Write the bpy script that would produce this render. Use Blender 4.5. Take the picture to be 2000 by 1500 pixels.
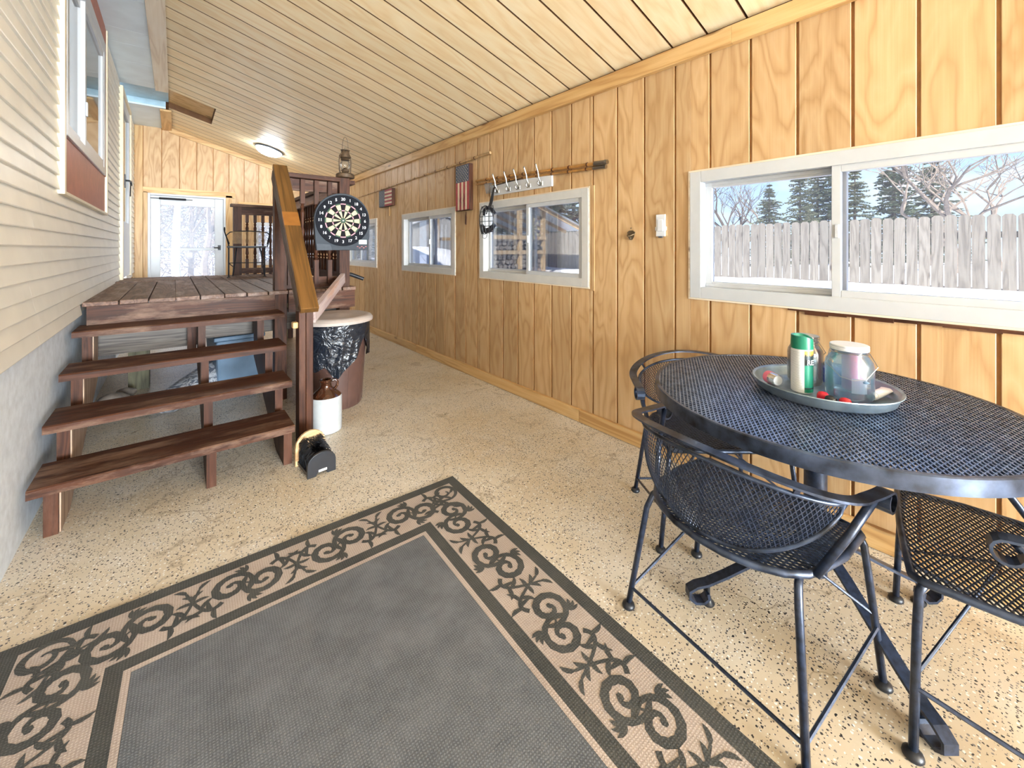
import bpy, math, random
from math import sin, cos, pi, radians, sqrt, atan2
from mathutils import Vector, Matrix, noise as mnoise

for o in list(bpy.data.objects):
    bpy.data.objects.remove(o)
sc = bpy.context.scene
C = sc.collection
RND = random.Random(7)

# ------------------------------------------------------------------ camera
cam_d = bpy.data.cameras.new('camera')
cam = bpy.data.objects.new('camera', cam_d); C.objects.link(cam)
cam_d.sensor_fit = 'HORIZONTAL'; cam_d.sensor_width = 36.0
cam_d.lens = 795.0/2000*36.0
cam_d.shift_y = (485.0-750.0)/2000.0
cam_d.clip_start = 0.03; cam_d.clip_end = 300
cam.location = (0, 0, 1.25)
cam.rotation_euler = (radians(90), 0, -radians(39.70))
sc.camera = cam

# ------------------------------------------------------------------ view
sc.view_settings.view_transform = 'Standard'
try: sc.view_settings.look = 'None'
except Exception: pass
sc.view_settings.gamma = 1.0
sc.view_settings.use_curve_mapping = False
sc.view_settings.exposure = 0.70
FILL_LAMP_POWER = 3.0
SKY_STRENGTH = 0.95
AREA_FILL = 1350.0
SUN_POWER = 9.0

# ------------------------------------------------------------------ world: winter sky with thin cloud
W = bpy.data.worlds.new('winter_sky'); sc.world = W; W.use_nodes = True
nt = W.node_tree; nt.nodes.clear()
def wn(t, **k):
    n = nt.nodes.new(t)
    for a, b in k.items(): setattr(n, a, b)
    return n
tc = wn('ShaderNodeTexCoord'); sep = wn('ShaderNodeSeparateXYZ'); nt.links.new(tc.outputs['Generated'], sep.inputs[0])
ramp = wn('ShaderNodeValToRGB'); nt.links.new(sep.outputs['Z'], ramp.inputs[0])
e = ramp.color_ramp.elements
e[0].position = 0.0; e[0].color = (0.62, 0.80, 1.0, 1)
e[1].position = 0.55; e[1].color = (0.20, 0.42, 0.95, 1)
e2 = ramp.color_ramp.elements.new(0.2); e2.color = (0.34, 0.58, 1.0, 1)
mp = wn('ShaderNodeMapping'); mp.inputs['Scale'].default_value = (2.2, 2.2, 6.0); nt.links.new(tc.outputs['Generated'], mp.inputs[0])
nz = wn('ShaderNodeTexNoise'); nz.inputs['Scale'].default_value = 2.0; nz.inputs['Detail'].default_value = 7; nt.links.new(mp.outputs[0], nz.inputs[0])
cr = wn('ShaderNodeValToRGB'); nt.links.new(nz.outputs[0], cr.inputs[0])
cr.color_ramp.elements[0].position = 0.50; cr.color_ramp.elements[0].color = (0, 0, 0, 1)
cr.color_ramp.elements[1].position = 0.80; cr.color_ramp.elements[1].color = (1, 1, 1, 1)
mx = wn('ShaderNodeMixRGB'); mx.inputs[2].default_value = (1.0, 1.0, 1.0, 1)
nt.links.new(cr.outputs[0], mx.inputs[0]); nt.links.new(ramp.outputs[0], mx.inputs[1])
bg = wn('ShaderNodeBackground'); bg.inputs[1].default_value = SKY_STRENGTH; nt.links.new(mx.outputs[0], bg.inputs[0])
wo = wn('ShaderNodeOutputWorld'); nt.links.new(bg.outputs[0], wo.inputs[0])

sd = bpy.data.lights.new('sun', 'SUN'); sd.energy = SUN_POWER; sd.angle = radians(0.6); sd.color = (1, 0.95, 0.86)
sun = bpy.data.objects.new('sun', sd); C.objects.link(sun)
sun.rotation_euler = Vector((0.66, 0.46, -0.60)).to_track_quat('-Z', 'Y').to_euler()

# area light added at the porch's open end to brighten the dark interior
ad = bpy.data.lights.new('fill_open_end', 'AREA'); ad.shape = 'RECTANGLE'; ad.size = 2.6; ad.size_y = 2.3; ad.energy = AREA_FILL; ad.color = (0.80, 0.91, 1.0)
al = bpy.data.objects.new('fill_open_end', ad); C.objects.link(al); al.location = (0.9, -8.02, 1.25); al.rotation_euler = (radians(92), 0, radians(4))

# ------------------------------------------------------------------ helpers
class MB:
    """collects verts/faces of one mesh"""
    def __init__(s): s.v = []; s.f = []; s.m = []; s.cur = 0
    def add(s, vs, fs):
        b = len(s.v); s.v += [tuple(p) for p in vs]
        for f in fs: s.f.append(tuple(i+b for i in f)); s.m.append(s.cur)
        return s
    def box(s, x0, x1, y0, y1, z0, z1):
        return s.add([(x0,y0,z0),(x1,y0,z0),(x1,y1,z0),(x0,y1,z0),(x0,y0,z1),(x1,y0,z1),(x1,y1,z1),(x0,y1,z1)],
                     [(0,3,2,1),(4,5,6,7),(0,1,5,4),(1,2,6,5),(2,3,7,6),(3,0,4,7)])
    def obox(s, p, q, w, h, up=(0,0,1)):
        """bar from p to q, width w (sideways), height h (towards up)"""
        p, q = Vector(p), Vector(q); d = (q-p).normalized(); up = Vector(up)
        sd = d.cross(up)
        if sd.length < 1e-5: sd = d.cross(Vector((1,0,0)))
        sd.normalize(); u = sd.cross(d).normalized()
        vs = []
        for c in (p, q):
            for a, b in ((-1,-1),(1,-1),(1,1),(-1,1)): vs.append(c+sd*(a*w/2)+u*(b*h/2))
        return s.add(vs, [(0,3,2,1),(4,5,6,7),(0,1,5,4),(1,2,6,5),(2,3,7,6),(3,0,4,7)])
    def tube(s, pts, r, n=8, closed=False, caps=True):
        pts = [Vector(p) for p in pts]; N = len(pts)
        rs = r if isinstance(r, (list, tuple)) else [r]*N
        ref = None; vs = []
        for i, p in enumerate(pts):
            if closed: d = pts[(i+1) % N]-pts[i-1]
            else: d = pts[min(i+1, N-1)]-pts[max(i-1, 0)]
            if d.length < 1e-9: d = Vector((0,0,1))
            d.normalize()
            if ref is None:
                ref = Vector((0,0,1)) if abs(d.z) < 0.9 else Vector((1,0,0))
            a = d.cross(ref)
            if a.length < 1e-5: a = d.cross(Vector((0.3,1,0.2)))
            a.normalize(); b = a.cross(d).normalized(); ref = b
            for k in range(n):
                t = 2*pi*k/n; vs.append(p+(a*cos(t)+b*sin(t))*rs[i])
        fs = []
        for i in range(N if closed else N-1):
            j = (i+1) % N
            for k in range(n):
                l = (k+1) % n; fs.append((i*n+k, i*n+l, j*n+l, j*n+k))
        if not closed and caps:
            fs.append(tuple(range(n))[::-1]); fs.append(tuple((N-1)*n+k for k in range(n)))
        return s.add(vs, fs)
    def lathe(s, prof, c=(0,0,0), n=24, cap=True):
        """prof: (radius, z) list; axis along z through c"""
        vs = []; fs = []
        for r, z in prof:
            for k in range(n):
                t = 2*pi*k/n; vs.append((c[0]+r*cos(t), c[1]+r*sin(t), c[2]+z))
        for i in range(len(prof)-1):
            for k in range(n):
                l = (k+1) % n; fs.append((i*n+k, i*n+l, (i+1)*n+l, (i+1)*n+k))
        if cap:
            fs.append(tuple(range(n))[::-1]); fs.append(tuple((len(prof)-1)*n+k for k in range(n)))
        return s.add(vs, fs)
    def prism(s, poly, a0, a1, axis='y'):
        """poly: 2D points; extruded along axis. axis y: poly=(x,z); axis x: poly=(y,z); axis z: poly=(x,y)"""
        n = len(poly); vs = []
        for a in (a0, a1):
            for p, q in poly:
                vs.append({'y': (p, a, q), 'x': (a, p, q), 'z': (p, q, a)}[axis])
        fs = [tuple(range(n)), tuple(range(n, 2*n))[::-1]]
        for i in range(n):
            j = (i+1) % n; fs.append((j, i, n+i, n+j))
        return s.add(vs, fs)
    def strip(s, pts, nrm, w, th):
        """flat band along pts, width w along the sideways of nrm, thickness th"""
        pts = [Vector(p) for p in pts]; N = len(pts); vs = []
        for i, p in enumerate(pts):
            d = (pts[min(i+1, N-1)]-pts[max(i-1, 0)]).normalized()
            n_ = Vector(nrm[i] if isinstance(nrm, list) else nrm)
            sd = d.cross(n_).normalized(); u = sd.cross(d).normalized()
            for a, b in ((-1,-1),(1,-1),(1,1),(-1,1)): vs.append(p+sd*(a*w/2)+u*(b*th/2))
        fs = [(0,3,2,1), tuple((N-1)*4+k for k in range(4))]
        for i in range(N-1):
            for k in range(4):
                l = (k+1) % 4; fs.append((i*4+k, i*4+l, (i+1)*4+l, (i+1)*4+k))
        return s.add(vs, fs)
    def sphere(s, c, r, n=12, m=8, sq=(1,1,1)):
        prof = []
        vs = []; fs = []
        for i in range(m+1):
            t = pi*i/m
            for k in range(n):
                p = 2*pi*k/n
                vs.append((c[0]+r*sq[0]*sin(t)*cos(p), c[1]+r*sq[1]*sin(t)*sin(p), c[2]+r*sq[2]*cos(t)))
        for i in range(m):
            for k in range(n):
                l = (k+1) % n; fs.append((i*n+k, (i+1)*n+k, (i+1)*n+l, i*n+l))
        return s.add(vs, fs)

def mesh_of(name, mb, mats, smooth=False):
    me = bpy.data.meshes.new(name); me.from_pydata(mb.v, [], mb.f)
    if not isinstance(mats, (list, tuple)): mats = [mats]
    for m in mats: me.materials.append(m)
    if len(mats) > 1: me.polygons.foreach_set('material_index', mb.m)
    if smooth: me.polygons.foreach_set('use_smooth', [True]*len(me.polygons))
    me.update(); return me
def obj(name, mb, mats, parent=None, smooth=False, bevel=0, loc=None, rot=None, kind=None, label=None):
    me = mb if isinstance(mb, bpy.types.Mesh) else mesh_of(name, mb, mats, smooth)
    o = bpy.data.objects.new(name, me); C.objects.link(o)
    if parent is not None: o.parent = parent
    if loc is not None: o.location = loc
    if rot is not None: o.rotation_euler = rot
    if bevel:
        b = o.modifiers.new('bevel', 'BEVEL'); b.width = bevel; b.segments = 2; b.limit_method = 'ANGLE'; b.angle_limit = radians(50)
    if smooth:
        try: me.set_sharp_from_angle(angle=radians(42))
        except Exception: pass
    if kind: o['kind'] = kind
    if label: o['label'] = label
    return o
def tag(o, label, cat, group=None):
    o['label'] = label; o['category'] = cat
    if group: o['group'] = group
    return o
def thing(name, label, cat, loc=(0,0,0), rz=0, group=None):
    o = bpy.data.objects.new(name, None); C.objects.link(o); o.empty_display_size = 0.05
    o.location = loc; o.rotation_euler = (0, 0, rz)
    return tag(o, label, cat, group)
def struct(name, mb=None, mats=None, label=None, **k):
    if mb is None:
        o = bpy.data.objects.new(name, None); C.objects.link(o)
    else: o = obj(name, mb, mats, **k)
    o['kind'] = 'structure'
    if label: o['label'] = label
    return o

# ------------------------------------------------------------------ materials
def newmat(name):
    m = bpy.data.materials.new(name); m.use_nodes = True
    t = m.node_tree; t.nodes.clear()
    out = t.nodes.new('ShaderNodeOutputMaterial'); b = t.nodes.new('ShaderNodeBsdfPrincipled')
    t.links.new(b.outputs[0], out.inputs[0])
    return m, t, b, out
def N(t, ty, ins=None, **k):
    n = t.nodes.new(ty)
    for a, v in k.items(): setattr(n, a, v)
    for a, v in (ins or {}).items():
        if hasattr(v, 'is_linked') or isinstance(v, bpy.types.NodeSocket): t.links.new(v, n.inputs[a])
        else: n.inputs[a].default_value = v
    return n
def srgb(r, g, b):
    f = lambda c: (c/255/12.92) if c/255 <= 0.04045 else ((c/255+0.055)/1.055)**2.4
    return (f(r), f(g), f(b), 1)
def RAMP(t, fac, stops, interp='LINEAR'):
    n = t.nodes.new('ShaderNodeValToRGB'); t.links.new(fac, n.inputs[0]); cr = n.color_ramp; cr.interpolation = interp
    while len(cr.elements) < len(stops): cr.elements.new(0.5)
    for el, (p, c) in zip(cr.elements, stops): el.position = p; el.color = c if len(c) == 4 else (*c, 1)
    return n.outputs[0]
def MIX(t, f, a, b, mode='MIX'):
    n = t.nodes.new('ShaderNodeMixRGB'); n.blend_type = mode
    for i, v in enumerate((f, a, b)):
        if isinstance(v, bpy.types.NodeSocket): t.links.new(v, n.inputs[i])
        else: n.inputs[i].default_value = v
    return n.outputs[0]
def MATH(t, op, a, b=0.0, c=0.0):
    n = t.nodes.new('ShaderNodeMath'); n.operation = op
    for i, v in enumerate((a, b, c)):
        if isinstance(v, bpy.types.NodeSocket): t.links.new(v, n.inputs[i])
        else: n.inputs[i].default_value = v
    return n.outputs[0]
def coords(t, scale=(1,1,1), rand=True, src='Object'):
    tc = N(t, 'ShaderNodeTexCoord'); v = tc.outputs[src]
    if rand:
        oi = N(t, 'ShaderNodeObjectInfo'); r = MATH(t, 'MULTIPLY', oi.outputs['Random'], 37.0)
        cb = N(t, 'ShaderNodeCombineXYZ', {0: r, 1: MATH(t, 'MULTIPLY', r, 1.7), 2: MATH(t, 'MULTIPLY', r, 0.6)})
        va = N(t, 'ShaderNodeVectorMath', operation='ADD'); t.links.new(v, va.inputs[0]); t.links.new(cb.outputs[0], va.inputs[1]); v = va.outputs[0]
    mp = N(t, 'ShaderNodeMapping', {'Vector': v, 'Scale': scale}); return mp.outputs[0]
def bump(t, b, h, strength=0.3, dist=0.002):
    n = N(t, 'ShaderNodeBump', {'Height': h, 'Strength': strength, 'Distance': dist}); t.links.new(n.outputs[0], b.inputs['Normal'])
def plain(name, col, rough=0.5, metal=0.0, noise=0.06, nscale=14, bmp=0.0, spec=None, coat=0.0):
    m, t, b, o = newmat(name)
    v = coords(t, (1,1,1)); nz = N(t, 'ShaderNodeTexNoise', {'Vector': v, 'Scale': nscale, 'Detail': 5.0})
    dk = tuple(max(0, c*(1-noise*2.2)) for c in col[:3])+(1,); lt = tuple(min(1, c*(1+noise*1.6)) for c in col[:3])+(1,)
    t.links.new(RAMP(t, nz.outputs[0], [(0.3, dk), (0.7, lt)]), b.inputs['Base Color'])
    b.inputs['Roughness'].default_value = rough; b.inputs['Metallic'].default_value = metal
    if spec is not None: b.inputs['Specular IOR Level'].default_value = spec
    if coat: b.inputs['Coat Weight'].default_value = coat
    if bmp: bump(t, b, nz.outputs[0], bmp, 0.003)
    return m
def wood(name, light, mid, dark, axis='z', rough=0.5, rings=9.0, along=0.9, across=7.0, vary=0.12, knots=False, fine=0.25, worn=None, spec=0.35):
    """plain-sawn grain as contour lines of a stretched noise"""
    m, t, b, o = newmat(name)
    sca = {'x': (along, across, across), 'y': (across, along, across), 'z': (across, across, along)}[axis]
    v = coords(t, sca)
    nz = N(t, 'ShaderNodeTexNoise', {'Vector': v, 'Scale': 1.0, 'Detail': 3.0, 'Roughness': 0.5, 'Distortion': 0.35})
    w = MATH(t, 'FRACT', MATH(t, 'MULTIPLY', nz.outputs[0], rings))
    col = RAMP(t, w, [(0.0, dark), (0.22, mid), (0.5, light), (0.80, mid), (1.0, dark)])
    fs = {'x': (3, 160, 160), 'y': (160, 3, 160), 'z': (160, 160, 3)}[axis]
    n2 = N(t, 'ShaderNodeTexNoise', {'Vector': coords(t, fs), 'Scale': 1.0, 'Detail': 3.0})
    col = MIX(t, fine, col, RAMP(t, n2.outputs[0], [(0.3, dark), (0.7, light)]))
    big = N(t, 'ShaderNodeTexNoise', {'Vector': coords(t, (1.3,1.3,1.3)), 'Scale': 1.0, 'Detail': 2.0})
    col = MIX(t, MATH(t, 'MULTIPLY', RAMP(t, big.outputs[0], [(0.42, (0,0,0)), (0.7, (1,1,1))]), 0.35), col, mid)
    if worn:
        n3 = N(t, 'ShaderNodeTexNoise', {'Vector': coords(t, {'x': (2,9,9), 'y': (9,2,9), 'z': (9,9,2)}[axis]), 'Scale': 1.0, 'Detail': 8.0, 'Roughness': 0.7})
        col = MIX(t, RAMP(t, n3.outputs[0], [(0.50, (0,0,0)), (0.66, (1,1,1))]), col, worn)
    oi = N(t, 'ShaderNodeObjectInfo')
    val = MATH(t, 'MULTIPLY_ADD', oi.outputs['Random'], vary*2, 1-vary)
    hs = N(t, 'ShaderNodeHueSaturation', {'Color': col, 'Value': val}); col = hs.outputs[0]
    if knots:
        vo = N(t, 'ShaderNodeTexVoronoi', {'Vector': coords(t, {'x': (1.6,6,6), 'y': (6,1.6,6), 'z': (6,6,1.6)}[axis]), 'Scale': 1.0})
        col = MIX(t, RAMP(t, vo.outputs['Distance'], [(0.06, (1,1,1)), (0.13, (0,0,0))]), col, (dark[0]*0.45, dark[1]*0.4, dark[2]*0.4, 1))
    t.links.new(col, b.inputs['Base Color'])
    b.inputs['Roughness'].default_value = rough; b.inputs['Specular IOR Level'].default_value = spec
    bump(t, b, MATH(t, 'ADD', MATH(t, 'MULTIPLY', w, 0.3), n2.outputs[0]), 0.25, 0.0015)
    return m
def glass(name, tint=(1,1,1), haze=0.03, gloss=0.10, rough=0.02, hz=(0.9, 0.92, 0.95, 1)):
    m, t, b, out = newmat(name); t.nodes.remove(b)
    tr = N(t, 'ShaderNodeBsdfTransparent', {'Color': (*tint, 1)}); gl = N(t, 'ShaderNodeBsdfGlossy', {'Roughness': rough})
    df = N(t, 'ShaderNodeBsdfTranslucent', {'Color': hz})
    fr = N(t, 'ShaderNodeFresnel', {'IOR': 1.45})
    f = MATH(t, 'MINIMUM', MATH(t, 'MULTIPLY', fr.outputs[0], gloss/0.10), 0.8)
    a = N(t, 'ShaderNodeMixShader', {0: haze}); t.links.new(tr.outputs[0], a.inputs[1]); t.links.new(df.outputs[0], a.inputs[2])
    c = N(t, 'ShaderNodeMixShader', {0: f}); t.links.new(a.outputs[0], c.inputs[1]); t.links.new(gl.outputs[0], c.inputs[2])
    t.links.new(c.outputs[0], out.inputs[0]); return m
def emit(name, col, s, base=(0.9,0.9,0.9,1)):
    m, t, b, o = newmat(name); b.inputs['Base Color'].default_value = base; b.inputs['Roughness'].default_value = 0.4
    b.inputs['Emission Color'].default_value = col; b.inputs['Emission Strength'].default_value = s
    return m

M = {}
PL, PM, PD = srgb(208,175,132), srgb(198,161,116), srgb(178,138,92)
M['ply_z'] = wood('plywood_siding_wall', PL, PM, PD, 'z', 0.42, rings=10, along=1.0, across=4.0, fine=0.30)
M['ply_x'] = wood('plywood_siding_ceiling', srgb(250,234,200), srgb(246,224,184), srgb(238,210,164), 'x', 0.45, rings=8, along=0.9, across=4.0, fine=0.22, vary=0.05)
M['pine_y'] = wood('pine_trim_long', srgb(218,182,128), srgb(206,164,108), srgb(180,134,80), 'y', 0.4, rings=6, along=0.6, across=8, knots=True, fine=0.2)
M['pine_z'] = wood('pine_trim_upright', srgb(218,182,128), srgb(206,164,108), srgb(180,134,80), 'z', 0.4, rings=6, along=0.6, across=8, knots=True, fine=0.2)
M['pine_x'] = wood('pine_trim_cross', srgb(218,182,128), srgb(206,164,108), srgb(180,134,80), 'x', 0.4, rings=6, along=0.6, across=8, knots=True, fine=0.2)
M['pine_pale'] = wood('whitewashed_pine', srgb(240,228,208), srgb(232,216,192), srgb(210,188,160), 'y', 0.5, rings=5, along=0.6, across=8, knots=True, fine=0.2)
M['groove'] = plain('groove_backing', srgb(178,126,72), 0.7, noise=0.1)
BL, BM_, BD = srgb(88,52,33), srgb(70,40,26), srgb(45,26,17)
M['stain_x'] = wood('brown_stained_tread', BL, BM_, BD, 'x', 0.5, spec=0.2, rings=8, along=0.8, across=10, worn=srgb(128,100,82), fine=0.3)
M['stain_y'] = wood('brown_stained_rail', BL, BM_, BD, 'y', 0.5, spec=0.2, rings=8, along=0.8, across=10, worn=srgb(96,66,50), fine=0.3)
M['stain_z'] = wood('brown_stained_post', BL, BM_, BD, 'z', 0.5, spec=0.2, rings=8, along=0.8, across=10, worn=srgb(90,60,45), fine=0.3)
M['deck_y'] = wood('worn_deck_board', srgb(130,100,82), srgb(108,79,64), srgb(70,47,37), 'y', 0.55, rings=8, along=0.8, across=10, worn=srgb(152,131,119), fine=0.35)
M['rail_gold'] = wood('varnished_handrail', srgb(128,88,44), srgb(108,73,33), srgb(80,53,25), 'y', 0.36, rings=5, along=0.6, across=10, fine=0.3)
M['weather_x'] = wood('grey_weathered_joist', srgb(132,124,116), srgb(108,100,94), srgb(70,64,62), 'x', 0.7, rings=14, along=0.5, across=12, fine=0.4)
M['weather_brown'] = wood('grey_brown_support', srgb(120,104,92), srgb(100,84,72), srgb(66,52,44), 'y', 0.6, rings=6, along=0.7, across=10, fine=0.35)
M['weather_pink'] = wood('faded_beam', srgb(206,188,180), srgb(188,164,158), srgb(150,118,108), 'y', 0.6, rings=5, along=0.8, across=9, fine=0.35, worn=srgb(196,150,122))
M['pale_z'] = wood('bare_stringer_side', srgb(196,168,144), srgb(176,146,122), srgb(140,110,92), 'z', 0.6, rings=6, fine=0.3)
M['green_post'] = wood('treated_deck_post', srgb(128,122,96), srgb(106,102,80), srgb(76,72,58), 'z', 0.7, rings=7, fine=0.3)
M['siding'] = plain('cream_vinyl_siding', srgb(236,232,222), 0.42, noise=0.025, nscale=5)
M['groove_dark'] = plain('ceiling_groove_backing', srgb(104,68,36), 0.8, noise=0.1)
M['cream'] = plain('cream_trim', srgb(226,210,178), 0.4, noise=0.03)
M['vinyl'] = plain('white_vinyl', srgb(194,196,199), 0.35, noise=0.015)
M['vinyl_grey'] = plain('grey_white_vinyl', srgb(204,202,198), 0.4, noise=0.02)
M['rust'] = plain('rust_red_painted_wood', srgb(172,100,76), 0.5, noise=0.06)
M['soffit'] = plain('pale_blue_soffit', srgb(216,232,242), 0.35, noise=0.03, nscale=6)
M['soffit_dark'] = plain('blue_painted_well', srgb(172,202,216), 0.45, noise=0.05)
M['concrete'] = plain('concrete_foundation', srgb(226,234,244), 0.8, noise=0.05, nscale=24, bmp=0.5)
M['blackiron'] = plain('black_wrought_iron', srgb(44,54,74), 0.32, metal=0.35, noise=0.25, nscale=60, bmp=0.15, spec=0.7)
M['mesh_iron_sheen'] = plain('table_mesh_iron_sheen', srgb(112,128,156), 0.30, metal=0.6, noise=0.2, nscale=30)  # paler than the other iron: window sheen put into the colour
M['ironworn'] = plain('worn_iron_rim', srgb(64,74,94), 0.32, metal=0.55, noise=0.4, nscale=18, spec=0.7)
M['black'] = plain('black_plastic', srgb(32,33,38), 0.4, noise=0.1)
M['grey_plastic'] = plain('dark_grey_plastic', srgb(74,80,88), 0.42, noise=0.06)
M['chrome'] = plain('brushed_nickel', srgb(150,145,138), 0.32, metal=1.0, noise=0.04)
M['steel'] = plain('galvanised_steel', srgb(150,166,176), 0.38, metal=0.75, noise=0.10, nscale=22)
M['white'] = plain('white_paint', srgb(218,219,222), 0.4, noise=0.015)
M['glass'] = glass('window_glass', haze=0.05)
M['glass_door'] = glass('hazy_door_glass', haze=0.16, gloss=0.05, rough=0.32)  # hazy panes, rough enough to blur what they mirror
M['glass_clear'] = glass('jar_glass', (0.97,0.98,0.98), haze=0.08, gloss=0.12)
M['glass_blue'] = glass('aqua_jar_glass', (0.90,0.97,1.0), haze=0.16, gloss=0.12, hz=(0.62,0.86,1.0,1))
M['darkpane'] = plain('dark_pane', srgb(86,96,98), 0.04, noise=0.03, spec=0.9)
M['snow'] = plain('snow', (0.86,0.88,0.92,1), 0.8, noise=0.03, nscale=1.5, bmp=0.3)

# floor: tan painted concrete with black and white flecks
m, t, b, o = newmat('flecked_tan_floor'); M['floor'] = m
v = coords(t, rand=False)
nz = N(t, 'ShaderNodeTexNoise', {'Vector': v, 'Scale': 1.6, 'Detail': 6.0, 'Roughness': 0.6})
col = RAMP(t, nz.outputs[0], [(0.30, srgb(204,184,154)), (0.5, srgb(214,200,178)), (0.68, srgb(222,212,198))])
wr = N(t, 'ShaderNodeTexNoise', {'Vector': coords(t, (0.9,0.9,1), rand=False), 'Scale': 2.3, 'Detail': 9.0, 'Roughness': 0.7})
col = MIX(t, RAMP(t, wr.outputs[0], [(0.52, (0,0,0)), (0.72, (0.75,0.75,0.75))]), col, srgb(224,216,204))
def flecks(scale, thr, seed, colr, col, dens=1.0, soft=None):
    vv = N(t, 'ShaderNodeMapping', {'Vector': v, 'Location': (seed*3.1, seed*1.7, 0)}).outputs[0]
    di = N(t, 'ShaderNodeTexNoise', {'Vector': vv, 'Scale': scale*1.7, 'Detail': 1.0})
    vv2 = N(t, 'ShaderNodeVectorMath', {0: vv, 1: N(t, 'ShaderNodeVectorMath', {0: di.outputs['Color'], 'Scale': 0.5/scale}, operation='SCALE').outputs[0]}, operation='ADD').outputs[0]
    vo = N(t, 'ShaderNodeTexVoronoi', {'Vector': vv2, 'Scale': scale, 'Randomness': 1.0}, voronoi_dimensions='2D')
    sp = N(t, 'ShaderNodeSeparateColor', {0: vo.outputs['Color']})
    size = MATH(t, 'MULTIPLY', sp.outputs[0], thr)
    hit = MATH(t, 'LESS_THAN', vo.outputs['Distance'], size)
    keep = MATH(t, 'LESS_THAN', sp.outputs[1], soft if soft is not None else dens)
    return MIX(t, MATH(t, 'MULTIPLY', hit, keep), col, colr)
dn = N(t, 'ShaderNodeTexNoise', {'Vector': v, 'Scale': 2.1, 'Detail': 3.0})
dens = RAMP(t, dn.outputs[0], [(0.40, (0.10,)*3), (0.56, (0.30,)*3), (0.68, (0.75,)*3)])
col = flecks(80, 0.30, 1, srgb(62,60,62), col, 0.30)
col = flecks(80, 0.30, 2, srgb(240,238,234), col, 0.35)
col = flecks(95, 0.30, 5, srgb(132,126,124), col, 0.30)
col = flecks(120, 0.34, 3, srgb(62,58,58), col, soft=dens)
col = flecks(48, 0.17, 4, srgb(50,50,54), col, 0.4)
ca = N(t, 'ShaderNodeTexNoise', {'Vector': coords(t, (0.55,0.8,1), rand=False), 'Scale': 1.5, 'Detail': 6.0})
cr_ = MATH(t, 'ABSOLUTE', MATH(t, 'SUBTRACT', ca.outputs[0], 0.5))
col = MIX(t, RAMP(t, cr_, [(0.0, (0.55,)*3), (0.004, (0,0,0))]), col, srgb(140,118,92))
t.links.new(col, b.inputs['Base Color'])
rr = RAMP(t, wr.outputs[0], [(0.3, (0.24,)*3), (0.7, (0.40,)*3)]); t.links.new(rr, b.inputs['Roughness'])
bump(t, b, MATH(t, 'ADD', nz.outputs[0], MATH(t, 'MULTIPLY', wr.outputs[0], 0.6)), 0.35, 0.01)

def cloth(name, c1, c2, scale=260, big=4, rough=0.95, bs=0.5):
    m, t, b, o = newmat(name); v = coords(t, rand=False)
    w1 = N(t, 'ShaderNodeTexWave', {'Vector': v, 'Scale': scale/6.28, 'Distortion': 1.5, 'Detail': 1.0}, bands_direction='X')
    w2 = N(t, 'ShaderNodeTexWave', {'Vector': v, 'Scale': scale/6.28, 'Distortion': 1.5, 'Detail': 1.0}, bands_direction='Y')
    nn = N(t, 'ShaderNodeTexNoise', {'Vector': v, 'Scale': 420.0, 'Detail': 2.0})
    ng = N(t, 'ShaderNodeTexNoise', {'Vector': v, 'Scale': big, 'Detail': 6.0, 'Roughness': 0.65})
    f = MATH(t, 'ADD', MATH(t, 'MULTIPLY', MATH(t, 'MULTIPLY', w1.outputs[0], w2.outputs[0]), 0.45), MATH(t, 'ADD', MATH(t, 'MULTIPLY', nn.outputs[0], 0.55), MATH(t, 'MULTIPLY', MATH(t, 'SUBTRACT', ng.outputs[0], 0.5), 0.8)))
    t.links.new(RAMP(t, f, [(0.15, c1), (0.7, c2)]), b.inputs['Base Color'])
    b.inputs['Roughness'].default_value = rough; b.inputs['Specular IOR Level'].default_value = 0.15
    bump(t, b, f, bs, 0.002); return m
M['rug_dark'] = cloth('rug_charcoal_weave', srgb(66,66,64), srgb(94,93,90))
M['rug_field'] = cloth('rug_field_weave', srgb(88,90,94), srgb(124,126,130), big=9)
M['rug_tan'] = cloth('rug_tan_weave', srgb(160,144,134), srgb(194,180,170))

# =================================================================== THE SETTING
XW = 2.264; YE = 8.2; YB = -8.0; XL = -0.45
CA, CB = 3.09, -0.29                       # ceiling height = CA + CB*x
zc = lambda x: CA+CB*x
GR0, SP = 3.4625, 0.2032                   # groove positions along the right wall

struct('floor', MB().box(-0.62, 2.42, YB, YE+0.12, -0.12, 0.0), M['floor'], label='tan painted concrete floor with black and white flecks')

# windows in the right wall: (y0, y1, ymid)
WZ0, WZ1 = 0.972, 1.680
WINS = [(-0.70, 1.135, 0.465), (1.873, 3.205, 2.52), (3.655, 4.94, 4.21), (5.79, 7.12, 6.46)]
def cut_wall(mb, a0, a1, z0, z1, holes, put):
    """fill a0..a1 x z0..z1 leaving holes (b0,b1,c0,c1)"""
    a = a0
    for b0, b1, c0, c1 in sorted(holes):
        if b0 > a: put(mb, a, b0, z0, z1)
        if c0 > z0: put(mb, b0, b1, z0, c0)
        if c1 < z1: put(mb, b0, b1, c1, z1)
        a = b1
    if a < a1: put(mb, a, a1, z0, z1)
    return mb
holesR = [(y0, y1, WZ0, WZ1) for y0, y1, _ in WINS]
wall_right = struct('wall_right', cut_wall(MB(), YB, YE, 0, 2.43, holesR, lambda mb, a, b_, c, d: mb.box(XW+0.011, XW+0.14, a, b_, c, d)), M['groove'],
                    label='grooved golden plywood wall with four sliding windows')
pcache = {}
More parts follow.
